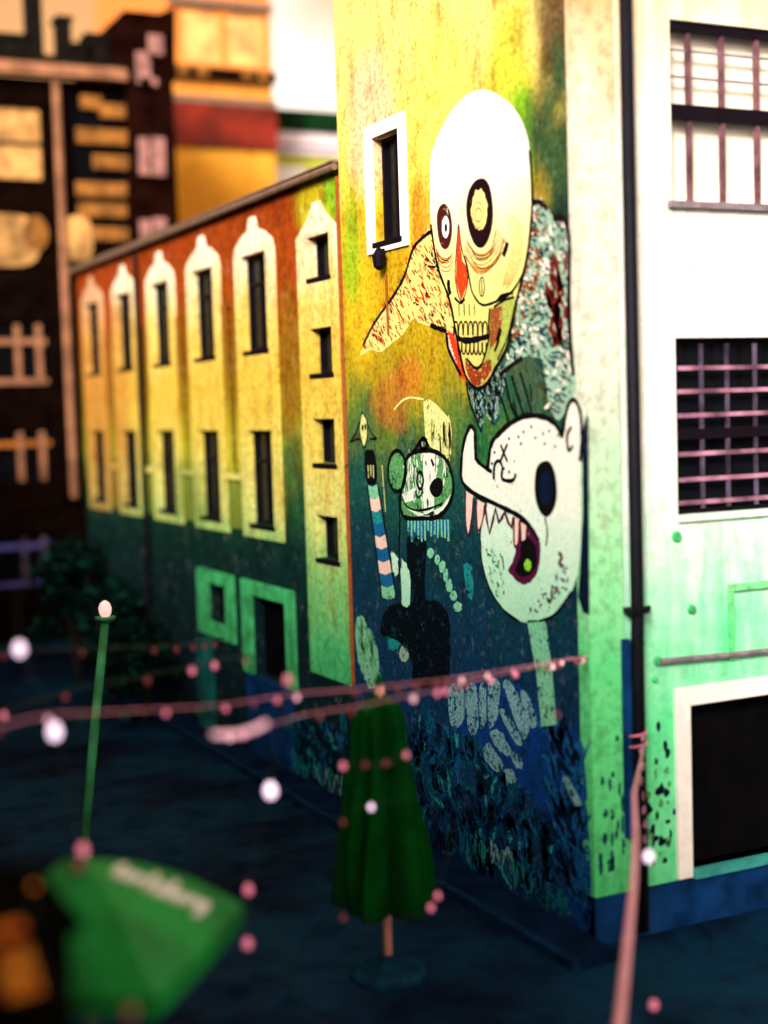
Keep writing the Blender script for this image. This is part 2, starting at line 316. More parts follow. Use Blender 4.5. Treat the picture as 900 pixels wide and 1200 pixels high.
# right wall, upper window: iron grid over panes whitened to carry the sky's glare
o = WY.window(cb, w1, .22, M['whiteframe'], M['glare_pane'], fr=.03, name='upper_window')
for x in (1.58, 2.06, 2.58, 3.1): WY.box(MB(), x-.03, x+.03, 8.5, 10.5, .05, .10).build('grille_bar', M['brownbar'], o)
for z, hh in ((10.47, .06), (9.5, .085)): WY.box(MB(), 1.27, 3.2, z-hh, z+hh, .03, .12).build('cross_bar', M['iron'], o)
for z in (10.2, 9.9): WY.box(MB(), 1.3, 3.2, z-.012, z+.012, .06, .09).build('thin_bar', M['sillgrey'], o)
WY.box(MB(), 1.2, 3.3, 8.40, 8.477, -.07, .14).build('sill', M['sillgrey'], o)
# middle window: dark panes behind pink bars
o = WY.window(cb, w2, .22, M['iron'], M['glass'], fr=.06, name='middle_window')
for z in (6.57, 6.30, 6.02, 5.57, 5.27, 5.0): WY.box(MB(), 1.345, 3.13, z-.025, z+.025, .05, .09).build('glazing_bar', M['pink'], o)
for x in (1.70, 2.08, 2.5, 2.9): WY.box(MB(), x-.025, x+.025, 4.925, 6.85, .056, .084).build('mullion', M['lilac'], o)
WY.box(MB(), 1.342, 3.135, 5.74, 5.86, .045, .095).build('transom', M['iron'], o)
WY.box(MB(), 1.26, 3.25, 4.79, 4.857, -.05, .14).build('sill', M['right'], o)
# blank panel, door
nb = MB(); WY.box(nb, 1.98, 3.3, 3.92, 4.0, -.05, .02); WY.box(nb, 1.98, 2.05, 3.1, 3.918, -.045, .02); nb.build('panel_moulding', M['pilaster'], cb)
WY.box(MB(), 1.38, 3.4, .66, 2.62, .20, .25).build('doorway', M['dark'], cb)
fr = MB(); WY.box(fr, 1.17, 1.377, .57, 2.84, -.05, .2); WY.box(fr, 1.379, 3.6, 2.623, 2.84, -.048, .2); fr.build('door_frame', M['whiteframe'], cb)
WY.box(MB(), 1.38, 3.6, .553, .66, -.1, .2).build('threshold', M['teal'], cb)
# drain pipe, bracket, conduit and small wall fittings
pp = MB().tube([(.57, -.14, .1), (.57, -.14, 3.4), (.58, -.14, 3.75), (.57, -.14, TOP)], .075, 12).build('drain_pipe', M['pipe'], cb, smooth=True)
for z in (3.83,): MB().box(.46, .68, -.235, -.0, z-.03, z+.03).build('pipe_bracket', M['pipe'], pp)
MB().box(.66, .80, -.1, -.06, 3.8, 3.86).build('pipe_bracket', M['pipe'], pp)
MB().box(.42, .5, -.11, -.031, 1.2, 3.5).build('cable_duct', M['plinth'], cb)
MB().tube([(.95, -.05, 3.19), (2.0, -.055, 3.16), (3.6, -.05, 3.14)], .035, 8).build('conduit', M['sillgrey'], cb)
for (a, c, rr) in ((.95, 3.19, .06), (.72, 3.42, .05), (.9, 2.98, .04), (1.25, 4.62, .07), (1.45, 3.75, .06), (.5, 1.5, .03)):
    MB().lathe((0, 0, 0), [(rr, 0), (rr*.7, .04)], 10).build('wall_fitting', M['mintframe'], cb)
    o = COL.objects[-1]; o.rotation_euler = (R(90), 0, 0); o.location = (a, -.002, c)

# ---- mural paint: thin layers traced on the wall plane
def uv(px, py): p = onX(px, py); return (p.y, p.z)
LAYER = .003
def smooth(pts, closed=False, k=5):
    n = len(pts); outp = []
    rng = range(n if closed else n-1)
    for i in rng:
        g = lambda j: pts[j % n] if closed else pts[max(0, min(n-1, j))]
        a, b, c, e = g(i-1), g(i), g(i+1), g(i+2)
        for s in range(k):
            t = s/k; outp.append(tuple(.5*((2*b[q]) + (-a[q]+c[q])*t + (2*a[q]-5*b[q]+4*c[q]-e[q])*t*t + (-a[q]+3*b[q]-3*c[q]+e[q])*t**3) for q in (0, 1)))
    if not closed: outp.append(tuple(pts[-1]))
    return outp
class Paint(MB):
    def poly(s, pts, layer, smo=True, jit=0.):
        q = [uv(*p) for p in pts]
        if smo: q = smooth(q, True, 4)
        q = [(a+random.uniform(-jit, jit), b+random.uniform(-jit, jit)) for a, b in q]
        i = len(s.v); s.v += [(-LAYER*layer, a, b) for a, b in q]
        for t in tessellate_polygon([[Vector((a, b, 0)) for a, b in q]]): s.f.append(tuple(i+k for k in t))
        return s
    def line(s, pts, layer, wid=.05, closed=False, smo=True, taper=False, raw=False):
        q = list(pts) if raw else [uv(*p) for p in pts]
        if smo and len(q) > 2: q = smooth(q, closed, 5)
        if closed: q.append(q[0])
        n = len(q); ring = []
        for k in range(n):
            a = q[max(0, k-1)]; b = q[min(n-1, k+1)]
            if closed and k in (0, n-1): a, b = q[-2], q[1]
            dx, dy = b[0]-a[0], b[1]-a[1]; ll = math.hypot(dx, dy) or 1; nx, ny = -dy/ll, dx/ll
            ww = wid*.5*random.uniform(.8, 1.2)
            if taper: ww *= max(.15, math.sin(math.pi*(k+.5)/n))
            if closed and k == n-1: ww = w0
            if k == 0: w0 = ww
            i = len(s.v); s.v += [(-LAYER*layer, q[k][0]+nx*ww, q[k][1]+ny*ww), (-LAYER*layer, q[k][0]-nx*ww, q[k][1]-ny*ww)]; ring.append(i)
        for a, b in zip(ring, ring[1:]): s.f.append((a, a+1, b+1, b))
        return s
    def ell(s, c, rx, ry, layer, jit=0., n=28):
        return s.poly([(c[0]+rx*math.cos(t)*random.uniform(1-jit, 1+jit), c[1]+ry*math.sin(t)*random.uniform(1-jit, 1+jit)) for t in (2*math.pi*k/n for k in range(n))], layer, False)
    def ellline(s, c, rx, ry, layer, wid=.04):
        return s.line([(c[0]+rx*math.cos(t), c[1]+ry*math.sin(t)) for t in (2*math.pi*k/20 for k in range(20))], layer, wid, True)
def inpoly(p, poly):
    c = False; n = len(poly)
    for i in range(n):
        a, b = poly[i], poly[i-1]
        if (a[1] > p[1]) != (b[1] > p[1]) and p[0] < (b[0]-a[0])*(p[1]-a[1])/(b[1]-a[1])+a[0]: c = not c
    return c
def dashes(poly, n, ang, ln, layer, wid=.035, spread=.4):
    q = [uv(*p) for p in poly]; P = Paint(); xs = [a for a, b in q]; ys = [b for a, b in q]; k = 0
    while k < n:
        a, b = random.uniform(min(xs), max(xs)), random.uniform(min(ys), max(ys))
        if not inpoly((a, b), q): continue
        t = ang + random.gauss(0, spread); l_ = ln*random.uniform(.5, 1.3)
        ex, ey = math.cos(t)*l_, math.sin(t)*l_; m_ = (a+ex/2+random.uniform(-.03, .03), b+ey/2+random.uniform(-.02, .02))
        P.line([(a, b), m_, (a+ex, b+ey)], layer, wid*random.uniform(.6, 1.4), smo=False, taper=True, raw=True); k += 1
    P.stuff = True
    return P
skull = [(506,182),(505,225),(506,263),(514,312),(528,352),(537,398),(545,435),(553,450),(562,455),(572,449),(580,435),(596,404),(606,355),(619,300),(625,238),(622,176),(611,139),(592,116),(565,105),(540,118),(521,145)]
lw = [(506,270),(498,277),(485,291),(475,322),(462,346),(439,379),(426,407),(423,416),(436,410),(446,413),(459,402),(470,394),(476,387),(484,374),(495,380),(507,383),(524,387),(531,389),(536,398),(527,352),(514,312)]
rw = [(624,236),(634,237),(642,245),(650,254),(663,258),(668,279),(668,320),(667,364),(670,410),(672,435),(676,452),(668,472),(655,492),(645,478),(642,464),(638,440),(635,421),(613,418),(600,428),(588,438),(600,405),(608,355),(619,300)]
# wings
o = Paint().poly(lw, 1, jit=.008).build('painted_wing', P_['cream'], cb); o['label'] = 'cream painted wing with red feathers'
dashes(lw, 170, .75, .14, 2, .03, .2).build('feathers', P_['red'], o)
dashes(lw, 120, .75, .10, 3, .02, .2).build('feather_lines', P_['black'], o)
dashes(lw, 90, .9, .10, 3.4, .04).build('pale_feathers', P_['splash'], o)
Paint().line([(506,271),(498,277),(485,291),(475,322),(462,346),(439,379),(426,405)], 3.8, .045).line([(505,381),(513,384),(524,388)], 3.8, .06).line([(502,312),(511,313)], 3.8, .03).build('outline', P_['black'], o)
o = Paint().poly(rw, 1, jit=.01).build('painted_wing', P_['ice'], cb); o['label'] = 'pale green painted wing with dark red flecks'
dashes(rw, 190, .5, .11, 2, .03, .5).build('feather_lines', P_['navy'], o)
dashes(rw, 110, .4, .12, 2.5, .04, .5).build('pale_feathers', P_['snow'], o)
dashes(rw, 90, .4, .12, 3, .035, .5).build('green_feathers', P_['sea'], o)
dashes([(650,310),(664,310),(664,400),(652,420),(646,380)], 34, 1.3, .22, 3.4, .09).build('red_feathers', P_['maroon'], o)
dashes([(626,250),(640,255),(634,330),(612,400),(606,395)], 26, .6, .16, 3.4, .05, .8).build('brown_feathers', P_['rust'], o)
P = Paint().line([(624,236),(634,237),(642,245)], 3.8, .06).line([(649,256),(656,255),(663,259),(668,279),(668,320),(667,364),(670,410),(673,440)], 3.8, .07).line([(588,438),(600,428),(613,419)], 3.8, .05)
P.stuff = True; P.build('outline', P_['sooty'], o)
# neck ruff below the skull
rf = [(547,447),(556,455),(567,456),(580,447),(592,440),(590,462),(586,485),(578,500),(570,480),(565,508),(558,490),(551,470)]
o = Paint().poly(rf, 1, jit=.02).build('painted_ruff', P_['sea'], cb)
dashes(rf, 120, 1.45, .16, 2, .035, .3).build('pale_feathers', P_['ice'], o); dashes(rf, 80, 1.45, .14, 3, .03, .3).build('feather_lines', P_['navy'], o)
P = Paint().line([(547,447),(551,470),(558,490),(565,506)], 3.4, .04).line([(592,442),(598,470),(606,490)], 3.4, .05).line([(600,440),(608,465),(614,487)], 3.4, .05).line([(610,436),(618,462),(624,484)], 3.4, .04).line([(622,450),(624,470)], 3.4, .03)
P.stuff = True; P.build('outline', P_['black'], o)
# red striped arm beside the jaw
arm = [(524,388),(531,388),(545,436),(552,452),(542,440),(534,425),(527,408)]
o = Paint().poly(arm, 2.1, False).build('painted_arm', P_['pinkwhite'], cb)
P = Paint()
for k in range(11): y = 390+k*5; x = 525+(y-388)*.28; P.line([(x, y), (x+8, y+4)], 3.1, .05)
P.build('stripes', P_['red'], o); Paint().line([(524,390),(526,408),(533,424),(541,440)], 3.5, .06).build('outline', P_['black'], o)
# skull
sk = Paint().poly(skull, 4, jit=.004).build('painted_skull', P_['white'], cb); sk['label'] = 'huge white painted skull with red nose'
Paint().poly([(575,362),(584,358),(603,346),(606,355),(596,404),(580,435),(566,426),(574,398)], 4.6, False).build('green_jaw', P_['jaw'], sk)  # greenish jaw, the mural's own colour
Paint().poly([(577,362),(590,358),(589,380),(583,400),(575,410),(575,385)], 5.0, False, .01).build('jaw_patch', P_['rust'], sk)
Paint().poly([(546,420),(556,428),(566,426),(576,420),(577,434),(568,448),(560,452),(551,444)], 5.0, True, .01).build('chin_patch', P_['brick'], sk)
e = Paint().poly([(547.5,246),(550,226),(557,213),(566,209),(573,214),(577.5,230),(579,255),(575,277),(567,290),(558,287),(551,271)], 5).build('eye_socket', P_['sooty'], sk)
Paint().ell((563,246), 9.5, 24, 5.6, .1).build('iris', P_['iris'], sk); Paint().ellline((562,252), 4, 8, 6.2, .02).ellline((562,252), 6.5, 15, 6.2, .014).build('eye_lines', P_['ochre'], sk)
Paint().poly([(553,268),(560,272),(568,271),(573,266),(570,280),(564,285),(557,280)], 6.2).build('eye_hollow', P_['sooty'], sk)
Paint().poly([(513,257),(516,243),(523,239),(529,250),(531,270),(528,287),(522,292),(516,283)], 5).build('eye_socket', P_['dried'], sk)
Paint().ell((523.5,266), 4.4, 13, 5.6, .06).build('iris', P_['bone'], sk); Paint().ell((524,267), 1.6, 5, 6.2).build('pupil', P_['navy'], sk)
Paint().poly([(538.5,263),(541,285),(543,306),(547.8,312),(549,333),(541.6,352),(535.5,330),(536,300)], 5, False).build('nose', P_['red'], sk)
P = Paint().line(skull[2:16], 5.6, .05).line([(538.5,263),(535.5,300),(535,328),(541.6,353),(549,334),(548,312),(542,290),(539,263)], 5.6, .022)
P.line([(551,324),(555,343),(566,357),(583,353),(602,341),(617,315)], 5.6, .035).line([(545,300),(549,312),(551,326)], 5.6, .03).line([(534,349),(541,355),(546,350)], 5.6, .04)
P.line([(575.5,361),(574,380),(574,398),(566,426),(558,431),(548,420)], 5.6, .04).line([(583,353),(590,346),(603,343)], 5.6, .04).line([(580,360),(592,352),(604,348)], 5.6, .035)
P.line([(537,396),(548,399),(562,397),(574,394)], 5.6, .075).line([(604,360),(596,395),(584,422)], 5.6, .03)
P.ellline((566,336), 3, 11, 5.6, .022).line([(566,328),(566,344)], 5.6, .02).line([(596,284),(594,292),(591,300)], 5.6, .085).line([(527,328),(527,336),(529,345)], 5.6, .08).line([(584,400),(588,385)], 5.6, .07).line([(581,412),(586,398)], 5.6, .06)
for k in range(7): x = 535.5+k*5.7; P.line([(x-2.6, 393), (x-2, 380+(k%2)*2), (x, 377), (x+2, 380), (x+2.6, 393)], 5.6, .028)
for k in range(7): x = 540+k*4.8; P.line([(x-2.3, 401), (x-1.8, 411+k*.3), (x, 415), (x+1.8, 411), (x+2.3, 401)], 5.6, .028)
for x in (539, 545, 551, 557): P.line([(x, 356), (x+.5, 370)], 5.6, .02)
P.line([(512,292),(518,303),(527,306)], 5.6, .016).line([(550,284),(560,302),(574,300),(582,286)], 5.6, .016).line([(548,290),(560,312),(576,312),(588,296)], 5.6, .014)
P.build('outline', P_['black'], sk)
P = Paint().line([(550,286),(562,299),(576,293),(583,270)], 5.3, .03).line([(546,300),(562,318),(582,308),(592,280)], 5.3, .025).line([(511,295),(519,308),(530,300)], 5.3, .03)
for k in range(5): P.line([(549-k*1.2, 280+k*3), (556, 296+k*5), (568, 300+k*5), (580+k, 290+k*4), (587+k*2, 272+k*3)], 5.3, .014)
for k in range(4): P.line([(511+k, 288+k*4), (517, 300+k*5), (526, 303+k*5), (532, 296+k*5)], 5.3, .014)
for k in range(5): P.line([(598+k*4, 250+k*3), (602+k*3, 280), (598+k*3, 310), (590+k*2, 335)], 5.3, .012)
P.build('wrinkles', P_['ochre'], sk)
# horned creature head
head = [(552,501),(545,518),(542,542),(543.5,565),(559,579),(572,588),(566,615),(564.5,633),(566,658),(575,689),(591,714),(610,728),(633,728),(652,719),(671,693),(680,658),(682,600),(681,553),(683,520),(682,488),(675,470),(667,476),(660,511),(652,497),(640,489),(619,487),(601,495),(587,507),(577,521),(573,549),(566,545),(559,539),(558,520),(557.5,505)]
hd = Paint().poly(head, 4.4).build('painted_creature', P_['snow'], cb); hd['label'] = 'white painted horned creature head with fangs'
Paint().poly([(690,480),(692,720),(684,718),(678,700),(681,660),(684,600),(683,540),(685,500)], 4.0, False, .01).build('navy_outline', P_['navy'], hd)  # thick navy outline down the right side of the head
P = Paint().line([(559,539),(558,520),(557.5,505),(552,500),(545,518),(542,542),(543.5,565),(559,579),(587,593),(610,605),(624,619),(633,634)], 6, .065)
P.line([(559,538),(566,545),(578,553)], 6, .06).line([(573,549),(577,521),(587,507),(601,495),(619,487),(640,489),(652,497),(661,512)], 6, .07).line([(660,512),(667,476),(675,469),(682,486),(683,520),(681,540)], 6, .06)
P.line([(588,521),(596,541)], 6, .05).line([(596,520),(588,540)], 6, .05).line([(580,562),(581,545),(586,540),(590,547),(590,561),(602,563),(606,555)], 6, .05)
P.line([(671,500),(666,512),(668,528),(673,522)], 6, .045).line([(564.5,633),(566,658),(575,689),(591,714),(610,728)], 6, .03).line([(633,728),(652,719),(671,693)], 6, .03)
P.line([(597,493),(590,470),(583,455)], 6, .04).line([(608,490),(603,470)], 6, .04)
for (x, y) in ((609,512),(615,506),(624,500),(629,513),(638,508),(652,523),(598,514),(581,530),(578,543),(592,549),(598,553),(645,505),(655,510),(612,520),(640,520)): P.ell((x, y), 1.1, 2.0, 6)
P.build('outline', P_['black'], hd)
Paint().poly([(629,553),(635,542),(645,541),(652,556),(654,580),(650,597),(642,606),(633,598),(628,578)], 5.2).build('eye', P_['black'], hd)
Paint().ell((641,572), 7.5, 20, 5.8).build('pupil', P_['navy'], hd)
Paint().poly([(603,612),(614,611),(626,620),(634,636),(634,655),(630,672),(620,684),(608,681),(597,668),(603,656),(606,635)], 5.2, True, .01).build('mouth', P_['plum'], hd)
Paint().poly([(612,630),(626,634),(631,652),(627,668),(616,676),(605,668),(611,652)], 5.5, True, .01).build('throat', P_['black'], hd)
Paint().ell((620,662), 4.2, 7, 5.9, .1).build('tongue', P_['lime'], hd)
P = Paint().poly([(547,575),(556,581),(554,610),(550,628),(547,610)], 5, False).poly([(560,585),(569,590),(567,612),(562,625),(560,606)], 5, False).poly([(604,606),(610,608),(609,636),(605,640)], 5.9, False).poly([(612,612),(618,616),(617,632),(613,634)], 5.9, False)
P.build('fangs', P_['pinkwhite'], hd)
P = Paint().line([(547,576),(547,610),(550,627),(554,608),(556,583)], 6, .03).line([(560,586),(560,606),(562,622),(567,610),(569,592)], 6, .03)
P.line([(570,592),(572,610),(575,625),(579,610),(582,596),(586,612),(590,606),(593,600),(597,612),(601,618),(603,606)], 6, .055, smo=False).line([(604,606),(604,638),(609,636),(610,610)], 6, .04)
P.line([(656,648),(660,652),(657,660),(662,664)], 6, .05).line([(590,652),(592,668)], 6, .03).line([(640,606),(643,625),(641,640)], 6, .03)
P.stuff = True; P.build('fang_lines', P_['plum'], hd)
dashes([(570,640),(590,650),(600,700),(590,708),(575,680)], 30, 1.2, .08, 6.2, .035, 1).build('stubble', P_['mold'], hd)
dashes([(640,690),(668,660),(668,690),(640,718),(620,722)], 26, 1.2, .08, 6.2, .035, 1).build('stubble', P_['lilac'] if 'lilac' in P_ else P_['plum'], hd)
Paint().poly([(619,726),(641,726),(648,780),(654,850),(636,852),(630,790)], 4.4, False, .01).build('neck', P_['mint'], hd)
# round-eared creature
ch = [(476,540),(484,531),(496,528),(510,529),(523,538),(530,556),(531.5,576),(524.5,595),(512,606),(496,607.5),(475,606),(470,592),(471,575),(475,558)]
o = Paint().poly(ch, 2).build('painted_round_eared_creature', P_['mold'], cb); o['label'] = 'small round-eared painted creature over a blue fringe'
Paint().ell((466,552), 10.5, 24, 1.4).build('ear', P_['mold'], o)
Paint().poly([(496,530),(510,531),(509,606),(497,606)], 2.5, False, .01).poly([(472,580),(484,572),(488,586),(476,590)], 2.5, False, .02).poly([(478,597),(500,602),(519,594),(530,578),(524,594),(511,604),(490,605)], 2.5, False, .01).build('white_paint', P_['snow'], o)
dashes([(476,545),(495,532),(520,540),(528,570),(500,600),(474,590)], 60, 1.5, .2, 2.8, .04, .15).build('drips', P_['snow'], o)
P = Paint().ellline((466,552), 10.5, 24, 3.4, .06).line(ch, 3.4, .065, True).ellline((493,563), 3.6, 10, 3.4, .05).ellline((497,520), 4, 6, 3.4, .06).line([(484,531),(490,522),(497,513),(503,523)], 3.4, .05)
P.poly([(504,572),(509,562),(516,560),(520,568),(517,580),(509,582)], 3.4, True).line([(474,590),(484,597),(500,597),(519,590)], 3.4, .03).line([(506,538),(509,546)], 3.4, .06).line([(468,580),(469,615),(468,680)], 3.4, .035).line([(487,575),(491,583),(497,576)], 3.4, .03)
P.build('outline', P_['black'], o)
fb = Paint(); fa = Paint()
for k in range(26):
    x = 479+k*1.95; e_ = 627+random.uniform(-6, 8)
    (fb if k % 2 else fa).line([(x, 609), (x+random.uniform(-.6, .6), e_)], 3 if k % 2 else 2.6, .05, smo=False)
fb.build('fringe', P_['blue'], o); fa.build('pale_fringe', P_['mint'], o)
Paint().poly([(477,632),(486,630),(499,632),(499,660),(499,700),(512,704),(523,714),(528,735),(528,770),(526,800),(505,806),(485,802),(483,775),(474,758),(460,748),(447,744),(449,722),(460,708),(477,702),(478,665)], 2.2, True, .01).build('black_body', P_['ink'], o)
# striped arm, fist and tiny skull
o = Paint().poly([(428,530),(433,527),(439,530),(442,550),(441,566),(431,567),(428,548)], 2).build('painted_fist', P_['black'], cb)
P = Paint()
for x in (432, 435, 438): P.line([(x, 545), (x+.5, 560)], 3, .03)
P.build('finger_lines', P_['splash'], o)
stripe = ['mint', 'pinkwhite', 'aqua', 'blue', 'pinkwhite', 'blue', 'pinkwhite', 'blue', 'mint']
for k, c in enumerate(stripe):
    def edge(t): return (431+t*17, 568+t*132), (443+t*22, 566+t*134)
    a, b = edge(k/9), edge((k+1)/9)
    Paint().poly([a[0], ((a[0][0]+a[1][0])/2, a[0][1]+3), a[1], b[1], ((b[0][0]+b[1][0])/2, b[0][1]+3), b[0]], 2.2, False, .006).build('sleeve_stripe', P_[c], o)
Paint().line([(431,568),(440,635),(448,700)], 3.2, .045).line([(443,566),(454,633),(465,700)], 3.2, .045).build('outline', P_['black'], o)
o = Paint().poly([(425,484),(430,492),(431,505),(430,516),(427,524),(424,515),(422,503),(423,492)], 2).build('painted_tiny_skull', P_['splash'], cb)
P = Paint().line([(425,484),(430,492),(431,505),(430,516),(427,524),(424,515),(422,503),(423,492)], 3, .028, True).ell((425.5,501), 1.2, 4, 3).ell((428.8,500), 1.1, 4, 3)
P.line([(422,494),(417,508),(411,518),(419,514),(424,516)], 3, .028).line([(431,496),(436,508),(442,514),(434,514)], 3, .028); P.build('outline', P_['black'], o)
# pale splashes and marks
o = Paint().poly([(496,470),(503,467),(510,474),(519,482),(527,490),(529,531),(524,538),(514,530),(506,526),(498,516)], .8, False, .02).build('paint_splash', P_['splash'], cb)
dashes([(500,515),(528,515),(528,550),(515,545)], 30, 1.57, .3, 1.4, .05, .05).build('drips', P_['splash'], o)
Paint().line([(462,480),(470,471),(480,466),(497,468)], 1.2, .03).line([(448,545),(452,600)], 1.2, .02).build('scratches', P_['splash'], o)
o = Paint()
for i, (x, y, a, b) in enumerate(((505,648,4,6),(513,656,3,6),(519,664,4,7),(523,674,3,8),(527,686,4,8),(532,698,4,6),(537,711,5,6))): o.ell((x, y), a, b, 2.6, .15)
o.build('painted_beads', P_['mint'], cb)
Paint().poly([(545,662),(553,664),(554,697),(548,698)], 2, True, .04).build('painted_dabs', P_['aqua'], cb)
Paint().poly([(470,662),(478,662),(481,705),(472,706)], 2.6, True, .04).poly([(459,646),(467,655),(467,672),(462,668)], 2.6, True, .04).build('painted_dabs', P_['snow'], cb)
o = Paint().poly([(418,726),(425,724),(434,738),(440,748),(445,775),(446,803),(434,806),(426,790),(419,770)], 2, True, .03).build('painted_figure', P_['mint'], cb); o['label'] = 'pale green painted blurred figure'
dashes([(420,735),(440,748),(445,800),(425,780)], 24, 1.4, .25, 2.6, .06).build('drips', P_['mold'], o)
Paint().poly([(455,742),(466,736),(472,750),(464,762),(457,760)], 2, True, .02).build('painted_dabs', P_['aqua'], cb)
Paint().ell((474,766), 6, 10, 2, .15).build('painted_dabs', P_['ice'], cb)
# hand / blue wing lower right
bw_ = [(525,806),(545,800),(590,800),(612,806),(640,838),(668,850),(684,880),(689,960),(692,1085),(672,1075),(655,1010),(640,960),(610,920),(585,900),(560,870),(530,850)]
o = Paint().poly(bw_, .8, True, .02).build('painted_blue_wing', P_['cobalt'], cb)
dashes([(640,850),(684,890),(690,1080),(660,1030)], 110, 1.2, .3, 1.3, .06, .5).build('wing_strokes', P_['blue'], o)
dashes([(640,850),(684,890),(690,1080),(660,1030)], 30, 1.2, .3, 1.6, .09, .5).build('dark_strokes', P_['navy'], o)
P = Paint()
for q in ([(526,806),(542,803),(544,840),(536,852),(528,846)], [(546,806),(558,804),(561,850),(553,862),(548,850)], [(562,806),(570,804),(570,845),(563,850)], [(573,802),(586,800),(582,845),(573,850)],
          [(590,803),(600,801),(620,848),(614,866),(603,840)], [(586,835),(594,833),(612,868),(606,872)], [(575,858),(586,856),(600,880),(594,886),(580,872)], [(567,876),(574,872),(590,896),(584,905),(570,892)], [(590,904),(600,902),(606,914),(598,918)], [(598,880),(608,884),(613,900),(604,898)], [(660,915),(667,912),(682,940),(676,944)], [(610,812),(618,812),(630,846),(622,850)]):
    P.poly(q, 2, True, .015)
P.stuff = True; P.build('fingers', P_['frost'], o)
# scrawled tags all along the foot of the wall
reg = [(300,862),(345,850),(400,862),(440,880),(500,850),(540,868),(575,900),(620,940),(655,1000),(668,1082),(600,1044),(540,1010),(470,972),(400,932),(330,905)]
G_ = {k: paint('graffiti_'+k, c_, 1.05, 20.) for k, c_ in (('sea', S(14, 112, 136)), ('blue', S(22, 104, 164)), ('aqua', S(50, 170, 190)), ('navy', S(6, 26, 60)))}
for nm, k, c, wd, an in (('graffiti', 260, 'sea', .26, 1.4), ('graffiti', 150, 'blue', .2, 1.3), ('graffiti', 40, 'aqua', .12, 1.2), ('graffiti', 70, 'navy', .2, 1.6)):
    o = dashes(reg, k, an, .36, {'sea': .6, 'blue': 1.2, 'aqua': 1.7, 'navy': 2.2}[c], wd, .6).build(nm, G_[c], cb); o['kind'] = 'stuff'
for c in ('aqua', 'frost', 'blue', 'navy', 'aqua', 'sea'):
    P = Paint()
    for j in range(3):
        x0 = random.uniform(310, 640); y0 = 868+(x0-310)*.46+random.uniform(0, 30); q = []
        for k in range(9): q.append((x0+k*3.2+random.uniform(-4, 4), y0+k*1.6+(16 if k % 2 else -14)*random.uniform(.4, 1.1)))
        P.line(q, 2.6+j*.3+len(c)*.1, random.uniform(.035, .07))
    P.stuff = True; P.build('graffiti_tag', P_[c], cb)
# tags on the white wall near the pipe
def ytag(name, items, m, d=-.004):
    mb = MB()
    for (u, v, ru, rv) in items:
        mb.prism([(u+ru*math.cos(t)*random.uniform(.6, 1.2), d, v+rv*math.sin(t)*random.uniform(.6, 1.2)) for t in (2*math.pi*k/9 for k in range(9))], (0, .003, 0))
    mb.stuff = True; return mb.build(name, m, cb)
ytag('graffiti_marks', [(.95+random.gauss(0, .13), 1.45+random.gauss(0, .45), random.uniform(.02, .05), random.uniform(.03, .09)) for k in range(22)], P_['navy'])
ytag('graffiti_marks', [(.95+random.gauss(0, .14), 1.3+random.gauss(0, .4), random.uniform(.02, .05), random.uniform(.03, .08)) for k in range(16)], P_['mold'], -.008)
ytag('graffiti_marks', [(.25+random.gauss(0, .1), 1.2+random.gauss(0, .6), random.uniform(.02, .04), random.uniform(.04, .12)) for k in range(26)], P_['sea'], -.036)
ytag('stickers', [(.56+random.uniform(-.03, .03), 1.2+k*.17, .03, .06) for k in range(8)], M['pink'], -.215)

# ------------------------------------------------------------------ long yellow building
FX = .06
yb = thing('yellow_building', 'long yellow and orange building with pointed pale window surrounds', 'building', (FX, EDGE, 0))
PX = Plane('X', FX); Y1, EV = 22.3, 9.86
cols = [10.1+2.7*k for k in range(5)]; holes = []; slots = []
up, lo = [], []
for c in cols: up.append((c-.58, c+.58, 7.3, 8.92)); lo.append((c-.58, c+.58, 4.24, 5.9))
stairs = [(6.86, 7.72, a, b) for a, b in ((8.3, 8.93), (6.8, 7.5), (5.38, 6.08), (3.86, 4.55))]
for k in range(4): m_ = (cols[k]+cols[k+1])/2; slots.append((m_-.17, m_+.17, 5.25, 8.15))
dw = (9.17, 10.8, 1.5, 2.95); bxw = (12.15, 13.15, 2.2, 2.95)
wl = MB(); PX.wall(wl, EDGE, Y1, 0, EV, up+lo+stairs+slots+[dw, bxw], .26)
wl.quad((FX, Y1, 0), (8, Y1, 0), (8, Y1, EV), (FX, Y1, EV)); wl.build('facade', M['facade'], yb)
for s_ in slots: PX.box(MB(), *s_, .08, .14).build('slot_panel', M['slot'], yb)
for k, c in enumerate(cols):
    for h, hb in ((up[k], 8.45), (lo[k], 5.35)):
        PX.window(yb, h, .15, M['iron'], M['glass'], vb=(c,), hb=(hb,), fr=.05, sill=.05, sillm=M['iron'])
    sf = MB(); a, b = c-.95, c+.95
    sub = Plane('X', FX-.045)
    us = [a, h[0]-.004, h[1]+.004, b]
    PX.box(sf, a, h[0]-.003, 4.0, 8.95, -.045, .0); PX.box(sf, h[1]+.003, b, 4.0, 8.95, -.045, .0)
    PX.box(sf, h[0]-.0029, h[1]+.0029, 4.0, 4.15, -.044, .0); PX.box(sf, h[0]-.0029, h[1]+.0029, 5.903, 7.21, -.044, .0)
    for hh in (up[k], lo[k]): PX.box(sf, hh[1]-.012, hh[1]-.001, hh[2]+.001, hh[3]-.001, -.04, .075); PX.box(sf, hh[0]+.001, hh[0]+.012, hh[2]+.001, hh[3]-.001, -.04, .075)  # pale jamb linings: brightness of the lit reveals put into their colour
    sh = [(a, 8.953), (b, 8.953), (b-.08, 9.12), (c+.5, 9.30), (c+.22, 9.36), (c+.12, 9.58), (c-.12, 9.58), (c-.22, 9.36), (c-.5, 9.30), (a+.08, 9.12)]
    sf.prism([(FX-.047, u, v) for u, v in sh], (.046, 0, 0)); sf.build('window_surround', M['pale'], yb)
